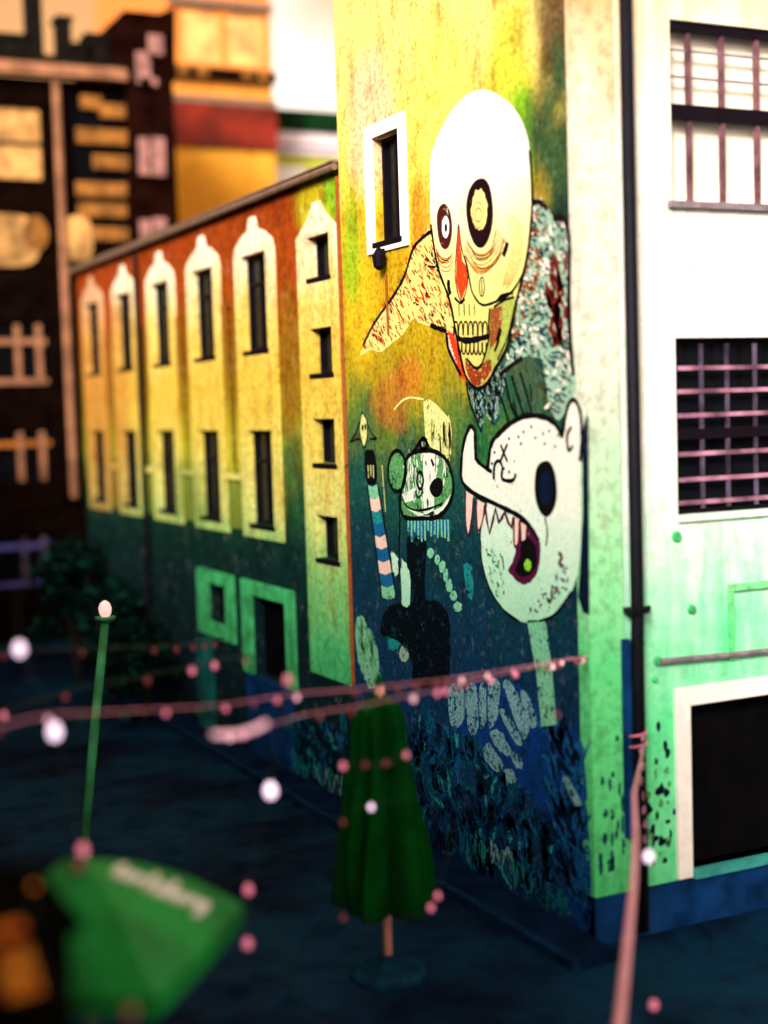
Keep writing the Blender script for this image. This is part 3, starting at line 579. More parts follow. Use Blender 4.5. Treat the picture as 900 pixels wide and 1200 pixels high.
for k in range(4):
    a, b = cols[k]+.952, cols[k+1]-.952; s_ = slots[k]
    for u0_, u1_ in ((a, s_[0]), (s_[1], b)): PX.box(MB(), u0_, u1_, 5.12, 8.2, -.03, -.001).build('wall_panel', M['panel'], yb)
    PX.box(MB(), a, b, 5.0, 5.117, -.07, -.001).build('string_course', M['pale'], yb)
    PX.box(MB(), a, b, 4.1, 4.997, -.02, -.001).build('wall_panel', M['panel'], yb)
# stair column
sf = MB(); a, b = 6.5, 8.14
PX.box(sf, a, stairs[0][0]-.003, 1.95, 8.95, -.045, 0); PX.box(sf, stairs[0][1]+.003, b, 1.95, 8.95, -.045, 0)
vs = [1.95] + [v for h in reversed(stairs) for v in (h[2]-.09, h[3]+.003)] + [8.95]
for i in range(0, len(vs), 2): PX.box(sf, stairs[0][0]-.0029, stairs[0][1]+.0029, vs[i], vs[i+1], -.044, 0)
for hh in stairs: PX.box(sf, hh[1]-.012, hh[1]-.001, hh[2]+.001, hh[3]-.001, -.04, .125)  # far jamb lined pale to carry the lit look of the reveal
c = (a+b)/2; sh = [(a, 8.953), (b, 8.953), (c+.3, 9.25), (c+.12, 9.45), (c-.12, 9.45), (c-.3, 9.25)]
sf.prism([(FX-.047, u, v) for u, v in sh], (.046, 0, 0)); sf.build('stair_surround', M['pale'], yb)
for h in stairs: PX.window(yb, h, .2, M['iron'], M['glass'], vb=(7.2,), fr=.04, sill=.05, sillm=M['iron'])
# lower openings
for nm, h, o4 in (('door', dw, (8.8, 11.28, 1.5, 3.2)), ('window', bxw, (11.72, 13.78, 1.92, 3.2))):
    f_ = MB(); PX.box(f_, o4[0], h[0]-.003, o4[2], o4[3], -.06, 0); PX.box(f_, h[1]+.003, o4[1], o4[2], o4[3], -.06, 0); PX.box(f_, h[0]-.0028, h[1]+.0028, h[3]+.003, o4[3], -.058, 0)
    if h[2] > o4[2]: PX.box(f_, h[0]-.0028, h[1]+.0028, o4[2], h[2]-.085, -.058, 0)
    f_.build(nm+'_surround', M['mintframe'], yb)
    if nm == 'window': PX.window(yb, h, .26, M['iron'], M['glass'], vb=(12.65,), sill=.06, sillm=M['mintframe'])
    else: PX.box(MB(), *h, .2, .26).build('door', M['dark'], yb)
PX.box(MB(), 13.05, 13.4, .0, 1.85, -.25, 0).build('buttress', mat('teal_buttress', S(20, 84, 88), .9, .5, 2, spec=.04), yb)
PX.box(MB(), 9.0, 11.0, .0, 1.497, -.12, .0).build('door_step', M['plinth'], yb)
MB().tube([(FX-.12, EDGE+.02, EV-.02), (FX-.12, Y1+.1, EV-.02)], .055, 8).build('gutter', M['gutter'], yb)
rfm = MB()
rfm.prism([(FX-.17, EDGE+.01, EV+.04), (FX-.17, EDGE+.01, EV+.07), (4, EDGE+.01, EV+.35), (8.2, EDGE+.01, EV+.07), (8.2, EDGE+.01, EV+.04)], (0, Y1-EDGE+.2, 0)); rfm.build('roof', M['gutter'], yb)
MB().tube([(FX-.05, EDGE+.08, 2), (FX-.05, EDGE+.08, 9.7)], .04, 8).build('drain_pipe', P_['rust'], yb)
for yv in (16.85,): MB().tube([(FX-.13, yv, .3), (FX-.13, yv, 9.7)], .05, 8).build('drain_pipe', M['iron'], yb)

# ------------------------------------------------------------------ unseen block, added across the yard to shade its lower part
wb = thing('added_shade_block', 'unseen long grey-brown block added to shade the yard', 'building', (-14.5, -5, 0))
wbm = mat('grey_brown_render', S(84, 66, 56), .9, .4, 1.2, spec=.03); HB = 13.7
MB().box(-26, -14.5, -48, 31, 0, HB).build('wall', wbm, wb)
MB().prism([(-26.3, -48.3, HB+.01), (-14.2, -48.3, HB+.01), (-14.2, -48.3, HB+.2), (-20.2, -48.3, HB+2.4), (-26.3, -48.3, HB+.2)], (0, 79.6, 0)).build('roof', M['roof'], wb)
for fl in range(4):
    for k in range(20):
        yy = -46+k*3.8; o = MB().box(-14.52, -14.45, yy, yy+1.2, 1.2+fl*3.3, 2.9+fl*3.3).build('window', M['glass'], wb)
        MB().box(-14.53, -14.38, yy-.08, yy+1.28, 1.1+fl*3.3, 1.197+fl*3.3).build('sill', M['sillgrey'], o)

# ------------------------------------------------------------------ buildings behind
M['dkbrown'] = mat('dark_brown_brick', S(13, 6, 4), .95, .4, 2, spec=0)
M['tower'] = mat('tower_brick', S(22, 7, 5), .95, .5, 1.5, spec=0)
M['tan'] = mat('tan_bar', S(140, 96, 70), .8, .35, 2)
M['slat'] = mat('gold_slat', S(126, 82, 30), .8, .5, 2)
M['creamglow'] = mat('cream_glare_relief', S(170, 128, 74), .8, .6, 1.2)
EY = 27.0; EP = Plane('Y', EY)
eb = thing('dark_building', 'tall dark brown building closing the alley with pale barred windows', 'building', (0, EY, 0))
def er(x0, y0, x1, y1): a, b = onY(x0, y1, EY), onY(x1, y0, EY); return (a.x, b.x, a.z, b.z)
hs = [er(-60, 378, 56, 452), er(-60, 503, 62, 570), er(-60, 626, 64, 694), er(-60, 128, 46, 206), er(88, 108, 150, 285)]
wl = MB(); EP.wall(wl, -16, 2.9, 0, 15.6, hs, .2); wl.build('wall', M['dkbrown'], eb)
for i, (h, ys, xs) in enumerate(((hs[0], (400, 447), (22, 47)), (hs[1], (520,), (24, 50)), (hs[2], (640, 685), (30, 53)))):
    mcol = [M['tan'], mat('orange_mullion', S(150, 88, 28), .8, .3, 3), mat('violet_mullion', S(70, 66, 140), .8, .3, 3)][i]
    o = MB(); EP.box(o, *h, .14, .19); o = o.build('window', M['dark'], eb)
    for y in ys: z = onY(30, y, EY).z; EP.box(MB(), h[0], h[1]-.05, z-.08, z+.08, .03, .09).build('glazing_bar', mcol, o)
    for x in xs: u = onY(x, (ys[0]+ys[-1])/2, EY).x; EP.box(MB(), u-.08, u+.08, h[2]+.05, h[3]-.05, .02, .1).build('mullion', M['tan'] if i < 2 else M['lilac'], o)
o = MB(); EP.box(o, *hs[3], .05, .1); o = o.build('window', M['creamglow'], eb); zc = (hs[3][2]+hs[3][3])/2  # sky reflection in the panes put in as a cream fill
EP.box(MB(), hs[3][0], hs[3][1], zc-.04, zc+.04, .0, .04).build('glazing_bar', M['iron'], o)
lv = MB(); EP.box(lv, *hs[4], .15, .19); lv = lv.build('louvre_opening', M['dark'], eb)
for y, a, b in ((120, 95, 118), (130, 118, 146), (160, 90, 148), (190, 110, 150), (222, 90, 148), (246, 92, 148), (274, 104, 150)):
    q = er(a, y-7, b, y+7); MB().box(q[0], q[1], EY-.05, EY+.1, q[2], q[3]).build('slat', M['slat'], lv)
q = er(-80, 72, 150, 92); MB().box(-16, 2.86, EY-.4, EY, 15.62, 15.93).build('eaves_board', M['tan'], eb)
u = onY(68, 190, EY).x; MB().tube([(u, EY-.15, 4), (u, EY-.15, 15.6)], .11, 8).build('drain_pipe', M['tan'], eb)
for (a, y0, b, y1) in ((-40, 252, 44, 312), (76, 254, 106, 306)):
    q = er(a, y0, b, y1); cx, cz, rx, rz = (q[0]+q[1])/2, (q[2]+q[3])/2, (q[1]-q[0])/2, (q[3]-q[2])/2
    MB().prism([(cx+rx*math.copysign(abs(math.cos(t))**.6, math.cos(t)), EY-.12, cz+rz*math.copysign(abs(math.sin(t))**.6, math.sin(t))) for t in (2*math.pi*k/20 for k in range(20))], (0, .12, 0)).build('relief_panel', M['creamglow'], eb)
    if a < 0: MB().prism([(cx+.9+.35*math.cos(t), EY-.16, cz+.2*1+.5*math.sin(t)) for t in (2*math.pi*k/14 for k in range(14))], (0, .05, 0)).build('relief_boss', M['slat'], eb)
rf = MB(); rf.prism([(-16, EY-.3, 15.96), (2.88, EY-.3, 15.96), (2.88, EY+1.0, 16.5), (-16, EY+1.0, 16.5)], (0, .3, .0)); rf.build('roof', M['roof'], eb)
for x, wd, t in ((40, .2, 21), (74, .18, 17.3), (8, .5, 16.7), (112, .3, 16.9), (95, .25, 16.6)):
    u = onY(x, 60, EY+.6).x; o = MB().box(u-wd, u+wd, EY+.3, EY+.9, 16.0, t).build('chimney', M['roof'], eb); MB().box(u-wd-.06, u+wd+.06, EY+.24, EY+.96, t, t+.12).build('chimney_cap', M['roof'], o)
# curved gable beside the tower
ga = [onY(x, y, EY+.4) for x, y in ((96,75),(110,62),(128,50),(148,40),(168,30),(190,14),(206,8),(206,95),(96,95))]
MB().prism(ga, (0, .8, 0)).build('curved_gable', M['tower'], eb)
tw = er(150, 14, 206, 320); MB().box(2.9, 4.25, EY-.2, EY+4, 0, 17.6).build('tower', M['tower'], eb)
for (x0, y0, x1, y1) in ((160,62,175,98),(174,42,190,64),(163,162,173,205),(178,162,192,206),(164,258,176,280),(180,256,194,278),(164,92,184,100)):
    a, b = onY(x0, y1, EY-.2), onY(x1, y0, EY-.2); o = MB().box(a.x, b.x, EY-.26, EY-.2, a.z, b.z).build('window', mat('pale_pane', S(140, 100, 96), .6, .4, 3) if 'pp' not in M else M['pp'], eb)
    M['pp'] = o.data.materials[0]
    MB().box(a.x-.05, b.x+.05, EY-.32, EY-.2, a.z-.1, a.z-.003).build('sill', M['tower'], o)
# orange building
OY = 34.0; OP = Plane('Y', OY)
ob = thing('orange_building', 'orange rendered building with dark red band above the roofline', 'building', (8, OY, 0))
om = plaster('orange_plaster', [(0, S(200, 130, 40)), (12, S(214, 140, 36)), (15.5, S(224, 160, 56)), (18, S(222, 140, 66)), (24, S(206, 124, 66))], 24, wob=1, speck=.3, streak=.4, grain=5)
pn = [(7.0, 8.35, 18.15, 19.9), (8.6, 9.95, 18.15, 19.9)]
wl = MB(); OP.wall(wl, 6.55, 10.25, 0, 24, pn, .15); wl.quad((10.25, OY, 0), (10.25, OY+9, 0), (10.25, OY+9, 24), (10.25, OY, 24)); wl.quad((6.55, OY, 0), (6.55, OY+9, 0), (6.55, OY+9, 24), (6.55, OY, 24)); wl.build('wall', om, ob)
for h in pn: OP.box(MB(), *h, .08, .14).build('wall_panel', mat('cream_panel', S(230, 160, 96), .8, .4, 1), ob)
for z0, z1, dd, mm in ((17.55, 17.95, .3, M['tower']), (20.0, 20.25, .2, M['gutter']), (15.3, 16.75, .16, mat('red_band', S(110, 28, 10), .8, .5, .8)), (16.75, 17.0, .2, M['gutter'])):
    MB().box(6.5, 10.3, OY-dd, OY-.002, z0, z1-.003).build('band', mm, ob)
for x in (6.9, 7.6, 9.2, 9.8): MB().box(x-.18, x+.18, OY-.34, OY-.3, 17.6, 17.9).build('bracket', M['slat'], ob)
# green-roofed house in the gap
GY = 36.0
gh = thing('green_roofed_house', 'low pale house with dark green roof in the gap between buildings', 'house', (13, GY, 0))
zr = [onY(350, y, GY).z for y in (130, 156, 181, 196, 222)]; GX = 10.5
MB().box(GX, 18, GY, GY+5, 0, zr[2]).build('wall', plaster('lime_plaster', [(0, S(180, 190, 60)), (13, S(206, 206, 60)), (16, S(190, 200, 90))], 16, wob=.5), gh)
MB().box(GX-.1, 18.2, GY-.3, GY+5.3, zr[1], zr[0]).build('roof', mat('green_roof', S(10, 40, 18), .9, .5, 2, spec=.05), gh)
MB().box(GX-.05, 18.1, GY-.2, GY+5.1, zr[2]+.005, zr[1]-.005).build('fascia', mat('lilac_fascia', S(226, 214, 226), .7, .15, 2), gh)
MB().box(GX-.07, 18.1, GY-.23, GY-.201, zr[2]+.2, zr[2]+.32).build('trim_strip', M['lilac'], gh)
MB().box(GX+.2, GX+1.7, GY-.05, GY-.002, zr[4], zr[3]).build('window', M['whiteframe'], gh)

# ------------------------------------------------------------------ closed parasol
pb = onZ(455, 1143, 0)
ps = thing('closed_parasol', 'closed dark green parasol on a pale pink pole before the mural', 'parasol', pb)
def folds(a, z): q = 4*a+.9+.25*math.sin(2.1*z)+.5*math.sin(2*a+.7); return .40 + .82*abs(math.sin(q))**.75*(1+.2*math.sin(5*a+2)) + .05*math.sin(13*a+2*z) + .03*math.sin(29*a-3*z)
green = mat('dark_green_canvas', S(3, 60, 18), .95, .25, 3, spec=.02, bump=.3)
c = MB().lathe(tuple(pb), [(.40, .76), (.44, .8), (.43, 1.1), (.40, 1.5), (.34, 1.9), (.30, 2.25), (.25, 2.45), (.25, 2.7), (.20, 2.95), (.08, 3.1), (.04, 3.14)], 96, folds).build('canopy', green, ps, smooth=True)
MB().lathe(tuple(pb), [(.285, 2.38), (.29, 2.41), (.285, 2.44)], 32).build('strap', mat('strap', S(8, 40, 16), .8), c)
MB().tube([tuple(pb+Vector((0, 0, .1))), tuple(pb+Vector((0, 0, 3.22)))], .055, 12).build('pole', mat('pale_pink_pole', S(240, 160, 150), .6, .12, 3), ps, smooth=True)
MB().lathe(tuple(pb), [(.42, 0), (.42, .05), (.38, .085), (.12, .1), (.1, .22), (.06, .24)], 28).build('base', mat('parasol_base', S(12, 50, 76), .9, .4, 6, spec=.03), ps)
MB().lathe(tuple(pb), [(.03, 3.2), (.06, 3.25), (.03, 3.32), (.01, 3.36)], 12).build('finial', green, ps)

# ------------------------------------------------------------------ open green parasol with white lettering
RC, BC = onZ(285, 1060, 2.3), onZ(182, 1168, 2.3)
dv = RC-BC; hv = Vector((dv.y, -dv.x, 0)); A = (dv+hv)/2; cen = RC-A; B = BC-cen
op = thing('open_parasol', 'open bright green parasol with white lettering beside the added dark booth', 'parasol', (cen.x, cen.y, 0))
apex = cen + Vector((0, 0, .62)); corners = [cen+A, cen+B, cen-A, cen-B]
bright = mat('bright_green_canvas', S(4, 126, 48), .6, .4, 1.6, spec=.25, bump=.2)
def panel_pt(i, s, t):                                             # s across the panel, t from apex to rim; sags between ribs
    e_ = corners[i].lerp(corners[(i+1) % 4], s); p = apex.lerp(e_, t); p = p.copy(); p.z += .10*math.sin(math.pi*t) - .03*math.sin(math.pi*s)*t; return p
for i in range(4):
    mb = MB(); n = 10
    for a in range(n+1):
        for b in range(n+1): mb.v.append(tuple(panel_pt(i, b/n, a/n)))
    for a in range(n):
        for b in range(n): k = a*(n+1)+b; mb.f.append((k, k+1, k+n+2, k+n+1))
    o = mb.build('canopy_panel', bright, op, smooth=True)
    mb = MB()
    for b in range(n):
        p, q = panel_pt(i, b/n, 1), panel_pt(i, (b+1)/n, 1); mb.quad(p, q, q-Vector((0, 0, .16)), p-Vector((0, 0, .16)))
    mb.build('valance', bright, o)
    MB().tube([tuple(apex-Vector((0, 0, .05))), tuple(panel_pt(i, 0, .5)-Vector((0, 0, .03))), tuple(corners[i]-Vector((0, 0, .02)))], .015, 6).build('rib', M['iron'], op)
MB().tube([(cen.x, cen.y, .1), tuple(apex+Vector((0, 0, .1)))], .03, 10).build('pole', M['sillgrey'], op)
MB().lathe((cen.x, cen.y, 0), [(.35, 0), (.35, .06), (.1, .1)], 20).build('base', M['iron'], op)
# white script strokes across the panel facing the wall corner: illegible in the photograph, kept as strokes
lettering = MB(); lettering.stuff = True; nrm = (corners[0]-apex).cross(corners[1]-apex).normalized()
if nrm.z < 0: nrm = -nrm
def lpt(u, v):                                                     # u along the word, v up the letters, on the sagging panel
    t = .26+.60*u; s0 = .13+.12*(1-u); s_ = s0 + v*(.13+.22*(1-u)); p = panel_pt(0, min(.95, s_), t); return p+nrm*.012
glyphs = [[(0,1),(-.4,.9),(-.5,.3),(-.2,0),(.3,.2)], [(.3,.6),(-.2,.6),(-.3,.1),(.1,0),(.3,.6),(.35,0)], [(-.2,.6),(-.2,0),(-.1,.5),(.3,.6)], [(0,1.1),(0,0),(.2,0)], [(.3,.6),(-.1,.6),(-.1,.35),(.25,.25),(.2,0),(-.25,.05)], [(-.2,1.1),(-.2,0),(.25,.1),(.25,.5),(-.2,.5)], [(-.2,.3),(.25,.35),(.15,.6),(-.2,.5),(-.15,.05),(.25,.05)], [(-.2,.6),(-.2,0),(-.1,.5),(.3,.6)], [(.25,.6),(-.2,.55),(-.2,.1),(.25,.1),(.25,.6),(.2,-.4),(-.2,-.35)]]
for k, gl in enumerate(glyphs):
    pts = [lpt((k+.5+gx*.9)/9, 1-gy) for gx, gy in gl]; lettering.tube([tuple(p) for p in pts], .028, 6)
lettering.build('lettering', mat('white_lettering', S(252, 244, 250), .7, .03, 5, bump=0), op)

# ------------------------------------------------------------------ dark booth, added to blacken the lower left corner, and orange notice board
bt = thing('added_dark_booth', 'added dark flat-roofed booth blacking out the corner beside the open green parasol', 'booth', (-8.3, -4.9, 0))
dkw = mat('booth_black', (.003, .003, .002, 1), .95, .4, 3, spec=0); bx0, bx1, by0, by1, bz = -9.6, -7.27, -5.5, -4.4, 3.28
MB().box(bx0+.04, bx1-.04, by0+.04, by1-.04, 0, bz).build('body', dkw, bt)
x = bx0
while x < bx1-.05: MB().box(x, x+.142, by0, by0+.035, .05, bz-random.uniform(0, .02)).build('plank', dkw, bt); x += .155
y = by0+.04
while y < by1-.05: MB().box(bx1-.035, bx1, y, y+.142, .05, bz-random.uniform(0, .02)).build('plank', dkw, bt); y += .155
MB().box(bx0-.1, bx1+.06, by0-.08, by1+.06, bz, bz+.06).build('roof', dkw, bt)
def sp(x, y): return onY(x, y, by0-.05)
nb = thing('notice_board', 'small tilted orange notice board on the added dark booth', 'sign', sp(25, 1120))
q = [sp(-12, 1092), sp(27, 1080), sp(50, 1163), sp(10, 1174)]
MB().prism(q, (0, .045, 0)).build('board', mat('orange_board', S(236, 130, 30), .7, .4, 8), nb)
def bil(u, v): return q[0].lerp(q[1], u).lerp(q[3].lerp(q[2], u), v)+Vector((0, -.006, 0))
for nm, k, c_ in (('lettering', 26, S(150, 60, 16)), ('picture', 14, S(246, 190, 60))):
    mb = MB()
    for j in range(k):
        a, b = random.uniform(.08, .8), random.uniform(.28, .9); wd, hh = random.uniform(.05, .16), random.uniform(.02, .05)
        mb.quad(bil(a, b), bil(a+wd, b), bil(a+wd, b+hh), bil(a, b+hh))
    mb.stuff = True; mb.build(nm, mat(nm+'_ink', c_, .7, .2, 5, bump=0), nb)
mb = MB(); mb.quad(bil(.02, .03), bil(.95, .03), bil(.95, .2), bil(.02, .2)); mb.build('header', mat('red_header', S(226, 84, 24), .7, .2, 8), nb)

# ------------------------------------------------------------------ slim lamp post
lb = onZ(97, 1010, 0); lt = onX(123, 712, lb.x+.55)
lpz = thing('lamp_post', 'slim leaning pale green post with one round bulb in the alley', 'lamp post', lb)
gm = mat('pale_green_post', S(50, 140, 92), .7, .4, 2)
MB().tube([tuple(lb), tuple(lb.lerp(lt, .5)), tuple(lt-Vector((0, 0, .15)))], [.075, .07, .06], 10).build('post', gm, lpz, smooth=True)
MB().lathe(tuple(lb), [(.16, 0), (.15, .06), (.08, .1)], 14).build('base', gm, lpz)
BULB = mat('warm_bulb', S(216, 136, 156), .3, .05, 3, bump=0, emit=(S(236, 120, 150), .22))
PALE_ = mat('pale_lamp_bulb', S(240, 196, 190), .3, .05, 3, bump=0, emit=(S(250, 190, 185), .25))
BULBW = mat('white_bulb', S(252, 240, 246), .3, .05, 3, bump=0, emit=(S(255, 205, 235), .6))
AMB = mat('amber_bulb', S(200, 110, 40), .3, .05, 3, bump=0, emit=(S(226, 120, 40), .2))
DIM = mat('dim_bulb', S(140, 70, 80), .3, .05, 3, bump=0, emit=(S(150, 60, 70), .05))
SOCK = mat('bulb_socket', (.01, .012, .01, 1), .6, .2, 9)
MB().lathe(tuple(lt-Vector((0, 0, .16))), [(.04, 0), (.085, .08), (.095, .15), (.07, .22), (.02, .26)], 14).build('bulb', PALE_, lpz, smooth=True)
MB().lathe(tuple(lt-Vector((0, 0, .22))), [(.07, 0), (.15, .06), (.15, .09)], 14).build('collar', gm, lpz)

# ------------------------------------------------------------------ strings of bulbs
CBL = mat('cable', (.012, .03, .02, 1), .6, .2, 9)
CBLP = mat('pink_cable', S(216, 140, 158), .7, .5, 1.2, emit=(S(236, 130, 160), .06))  # faint glow added to the cable so the pink string stands out
bulb_me = {}
def bulb(parent, p, m, r=.045, hang=.06):
    p = Vector(p); key = (m.name, round(r, 3))
    if key not in bulb_me:
        a = MB().lathe((0, 0, 0), [(r*.15, -r*2.6), (r*.7, -r*2.3), (r, -r*1.6), (r*.85, -r*.8), (r*.4, -.002)], 12).build('bulb', m, None, smooth=True)
        b_ = MB().lathe((0, 0, 0), [(r*.42, 0), (r*.42, r*.9), (r*.2, r*1.1)], 8).build('socket', SOCK, None)
        bulb_me[key] = (a.data, b_.data); bpy.data.objects.remove(a); bpy.data.objects.remove(b_)
    a = bpy.data.objects.new('bulb', bulb_me[key][0]); COL.objects.link(a); a.parent = parent; a.location = p - WORLD[parent.name]
    b_ = bpy.data.objects.new('socket', bulb_me[key][1]); COL.objects.link(b_); b_.parent = a
def string(label, pts, m, cable, rad, every=None, bulbs=(), r=.045, group='strings of bulbs', base=None):
    far = lambda q: q if q > 13 or q < 9 else min(13.0, q*1.15)
    pts = [(a, b, far(c_)) for a, b, c_ in pts]; bulbs = [(a, b, far(c_), e_, f_*.8) for a, b, c_, e_, f_ in bulbs]
    """pts: (px, py, depth) along the cable; bulbs sit on the cable"""
    w3 = [atD(*p) for p in pts]; t = thing('string_lights', label, 'string lights', base or w3[0], group)
    fine = []
    for i in range(len(w3)-1):
        a, b, c_, e_ = w3[max(0, i-1)], w3[i], w3[i+1], w3[min(len(w3)-1, i+2)]
        for s in range(8):
            q = s/8; fine.append(.5*((2*b)+(-a+c_)*q+(2*a-5*b+4*c_-e_)*q*q+(-a+3*b-3*c_+e_)*q**3))
    fine.append(w3[-1]); MB().tube([tuple(p) for p in fine], rad, 6).build('cable', cable, t)
    if every:
        acc = 0; ln = every*.5
        for p, q in zip(fine, fine[1:]):
            sl_ = (q-p).length
            while acc+sl_ >= ln: bulb(t, p.lerp(q, (ln-acc)/sl_)-Vector((0, 0, rad)), m() if callable(m) else m, r); ln += every*random.choice((.5, .6, .9, 1.2, 1.5))
            acc += sl_
    for (x, y, dep, mm, rr) in bulbs: bulb(t, atD(x, y, dep)+Vector((0, 0, rr*1.4)), mm, rr)
    return t
hook = onX(688, 768, -.02); hd_ = (hook-CAM).dot(FW)
PALE = mat('pale_pink_bulb', S(236, 180, 186), .3, .05, 3, bump=0, emit=(S(250, 180, 195), .3))
GRN = mat('green_bulb', S(40, 110, 70), .3, .05, 3, bump=0)
pick = lambda: random.choice([BULB, BULB, PALE, DIM, DIM, DIM, GRN])
string('long pink string of bulbs from the building corner right across the alley', [(688,768,hd_),(640,776,15.6),(560,790,14.4),(490,800,13.4),(400,809,12.3),(345,813,11.8),(300,820,11.4),(250,827,11),(200,830,10.6),(130,834,10.2),(60,838,9.8),(0,851,9.4),(-60,870,9.0)], pick, CBLP, .005, .36, r=.024)
string('pink string of bulbs from the building corner ending in a bright looped end', [(689,769,hd_),(640,779,15.4),(600,787,14.8),(540,801,14),(475,816,13),(405,830,12.2),(355,838,11.6),(312,851,11.2),(280,858,11),(248,861,10.8)], pick, CBLP, .005, .32, r=.026)
ends = thing('rope_light', 'short bright pinkish rope light coil hung over the alley', 'rope light', atD(248, 861, 10.8))
MB().tube([tuple(atD(x, y, 10.8)) for x, y in ((247,861),(262,861),(280,860),(297,855),(313,847))], .02, 8).build('tube', PALE, ends, smooth=True)
MB().tube([tuple(atD(x, y, 10.8)) for x, y in ((243,861),(249,861))], .025, 8).build('end_cap', SOCK, ends)
string('string of dim bulbs on a green cable past the slim lamp post', [(-60,850,11),(20,828,11),(60,817,11.2),(95,806,11.4),(150,797,11.8),(180,790,12.2),(215,783,12.8),(245,775,13.4),(300,768,14.5)], pick, CBL, .010, .5, r=.028)
string('faint string of unlit bulbs high behind the slim lamp post', [(-60,768,13),(20,763,13),(100,760,13.4),(200,757,14),(260,750,15)], DIM, CBL, .012, .5, r=.022)
string('vertical hanging strand of four bulbs dropping before the yellow building', [(350,700,10.6),(338,782,10.6),(328,850,10.6),(317,905,10.6),(300,1000,10.5),(291,1042,10.4),(290,1105,10.2)], BULB, CBL, .005, None, [(337,797,10.6,BULB,.042),(317,927,10.6,BULBW,.07),(291,1043,10.4,BULB,.045),(290,1106,10.2,BULB,.045)])
string('drooping strand with two large white bulbs beside the slim lamp post', [(20,690,9.6),(23,745,9.6),(40,800,9.6),(64,845,9.5),(80,930,9.5),(96,994,9.4),(92,1014,9.3)], BULB, CBL, .005, None, [(23,761,9.6,BULBW,.055),(64,858,9.5,BULBW,.065),(97,996,9.4,BULB,.05),(92,1016,9.3,DIM,.045)])
string('amber bulbs strung around the orange notice board', [(25,1000,8.2),(40,1036,8.2),(38,1060,8.2),(40,1092,8.2),(47,1126,8.2),(66,1160,8.2),(110,1180,8.3),(153,1184,8.4)], AMB, CBL, .005, None, [(40,1039,8.6,AMB,.022),(41,1093,8.6,AMB,.022),(47,1127,8.6,AMB,.022),(67,1163,8.6,AMB,.025),(153,1186,8.4,DIM,.045)])
dpu = (pb-CAM).dot(FW)
string('loose loop of small bulbs draped round the closed green parasol', [(398,860,dpu-3.5),(405,893,dpu-3.5),(430,896,dpu-3.6),(452,894,dpu-3.6),(476,884,dpu-3.6),(490,930,dpu-3.6),(432,944,dpu-3.6),(402,962,dpu-3.6),(401,1074,dpu-3.6),(450,1085,dpu-3.7),(505,1062,dpu-3.7),(514,1048,dpu-3.7),(530,980,dpu-3.6),(560,900,dpu-3.5)], BULB, CBL, .004, None, [(402,898,dpu-3.5,BULB,.035),(428,897,dpu-3.6,DIM,.03),(452,895,dpu-3.6,DIM,.03),(476,885,dpu-3.6,BULB,.03),(435,946,dpu-3.6,BULBW,.03),(402,964,dpu-3.6,DIM,.028),(402,1076,dpu-3.6,DIM,.03),(505,1064,dpu-3.7,BULB,.034),(513,1050,dpu-3.7,BULB,.032),(653,838,dpu-2.5,DIM,.028)])
string('short strand of two bulbs hanging below the drain pipe', [(760,960,11),(761,1000,11),(764,1100,11),(766,1172,11)], BULB, CBL, .005, None, [(760,1004,11,BULBW,.05),(766,1178,11,BULB,.045)])
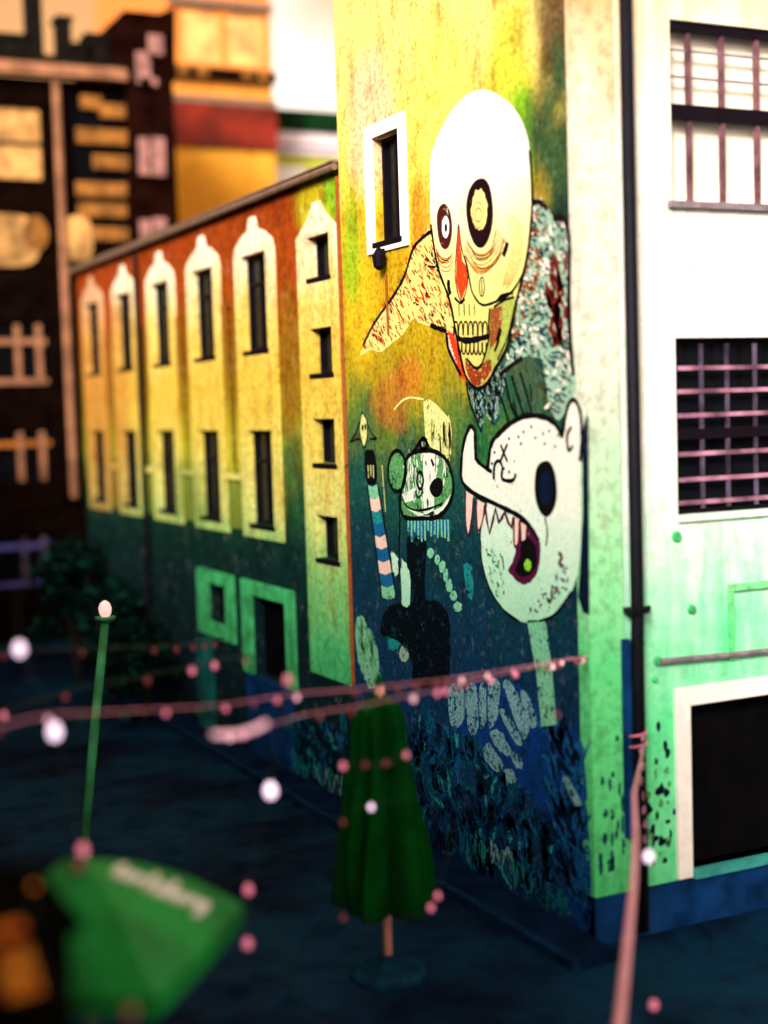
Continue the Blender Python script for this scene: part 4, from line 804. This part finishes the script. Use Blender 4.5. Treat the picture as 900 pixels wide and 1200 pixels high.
# pink rope tied to the drain pipe and running down towards the terrace
rp_ = thing('pink_rope', 'thick pink rope tied to the drain pipe and hanging down', 'rope', (.56, -.25, 2.3))
a0 = Vector((.56, -.25, 2.3)); pts = [a0, atD(743, 930, 14.2), atD(745, 980, 13.5), atD(743, 1030, 12.9), atD(737, 1090, 12.3), atD(731, 1150, 11.8), atD(724, 1215, 11.4), atD(716, 1300, 11)]
MB().tube([tuple(p) for p in pts], [.015, .018, .024, .03, .036, .04, .043, .045], 10).build('rope', mat('pink_rope', S(255, 170, 188), .6, .15, 12), rp_, smooth=True)
MB().tube([(.56+.1*math.cos(t), -.13+.1*math.sin(t), 2.2+.02*t) for t in (k*.5 for k in range(26))], .014, 6).build('knot', mat('rope_knot', S(200, 110, 140), .7, .2, 12), rp_)

# ------------------------------------------------------------------ shrubs at the far end of the alley
leafm = [mat('dark_leaf', S(4, 22, 20), .8, .5, 3, spec=.04, bump=0), mat('teal_leaf', S(12, 66, 60), .8, .5, 3, spec=.04, bump=0)]
bark = mat('bark', (.02, .016, .012, 1), .9, .3, 6)
def shrub(label, x, y, h, rad, n):
    t = thing('shrub', label, 'shrub', (x, y, 0), 'shrubs along the far alley wall')
    tr = MB()
    for k in range(4):
        a = random.uniform(0, 6.28); tr.tube([(x, y, 0), (x+.15*math.cos(a), y+.15*math.sin(a), h*.4), (x+rad*.5*math.cos(a), y+rad*.5*math.sin(a), h*.8)], [.06, .045, .015], 6)
    tr.build('trunk', bark, t)
    cl = [(random.gauss(0, rad*.45), random.gauss(0, rad*.45), h*random.uniform(.28, .95), rad*random.uniform(.25, .5)) for k in range(16)]
    for j, lm in enumerate(leafm):
        mb = MB()
        for k in range(int(n*(.75 if j == 0 else .25))):
            c_ = random.choice(cl); p = Vector((x+c_[0]+random.gauss(0, c_[3]*.6), y+c_[1]+random.gauss(0, c_[3]*.6), max(.1, c_[2]+random.gauss(0, c_[3]*.6))))
            a = Vector((random.gauss(0, 1), random.gauss(0, 1), random.gauss(0, .6))).normalized(); b_ = a.cross(Vector((random.gauss(0, 1), random.gauss(0, 1), random.gauss(0, 1)))).normalized(); l_ = random.uniform(.07, .15)
            mb.quad(p-a*l_, p+b_*l_*.45, p+a*l_, p-b_*l_*.45)
        mb.build('crown', lm, t)
shrub('tall dark shrub at the far end of the yellow facade', -.8, 20.5, 3.2, .7, 2400)
shrub('bushy dark shrub under the yellow facade windows', -.8, 17.4, 2.6, .65, 2400)
shrub('low dark shrub by the buttress of the yellow facade', -.8, 15.0, 2.0, .6, 1800)
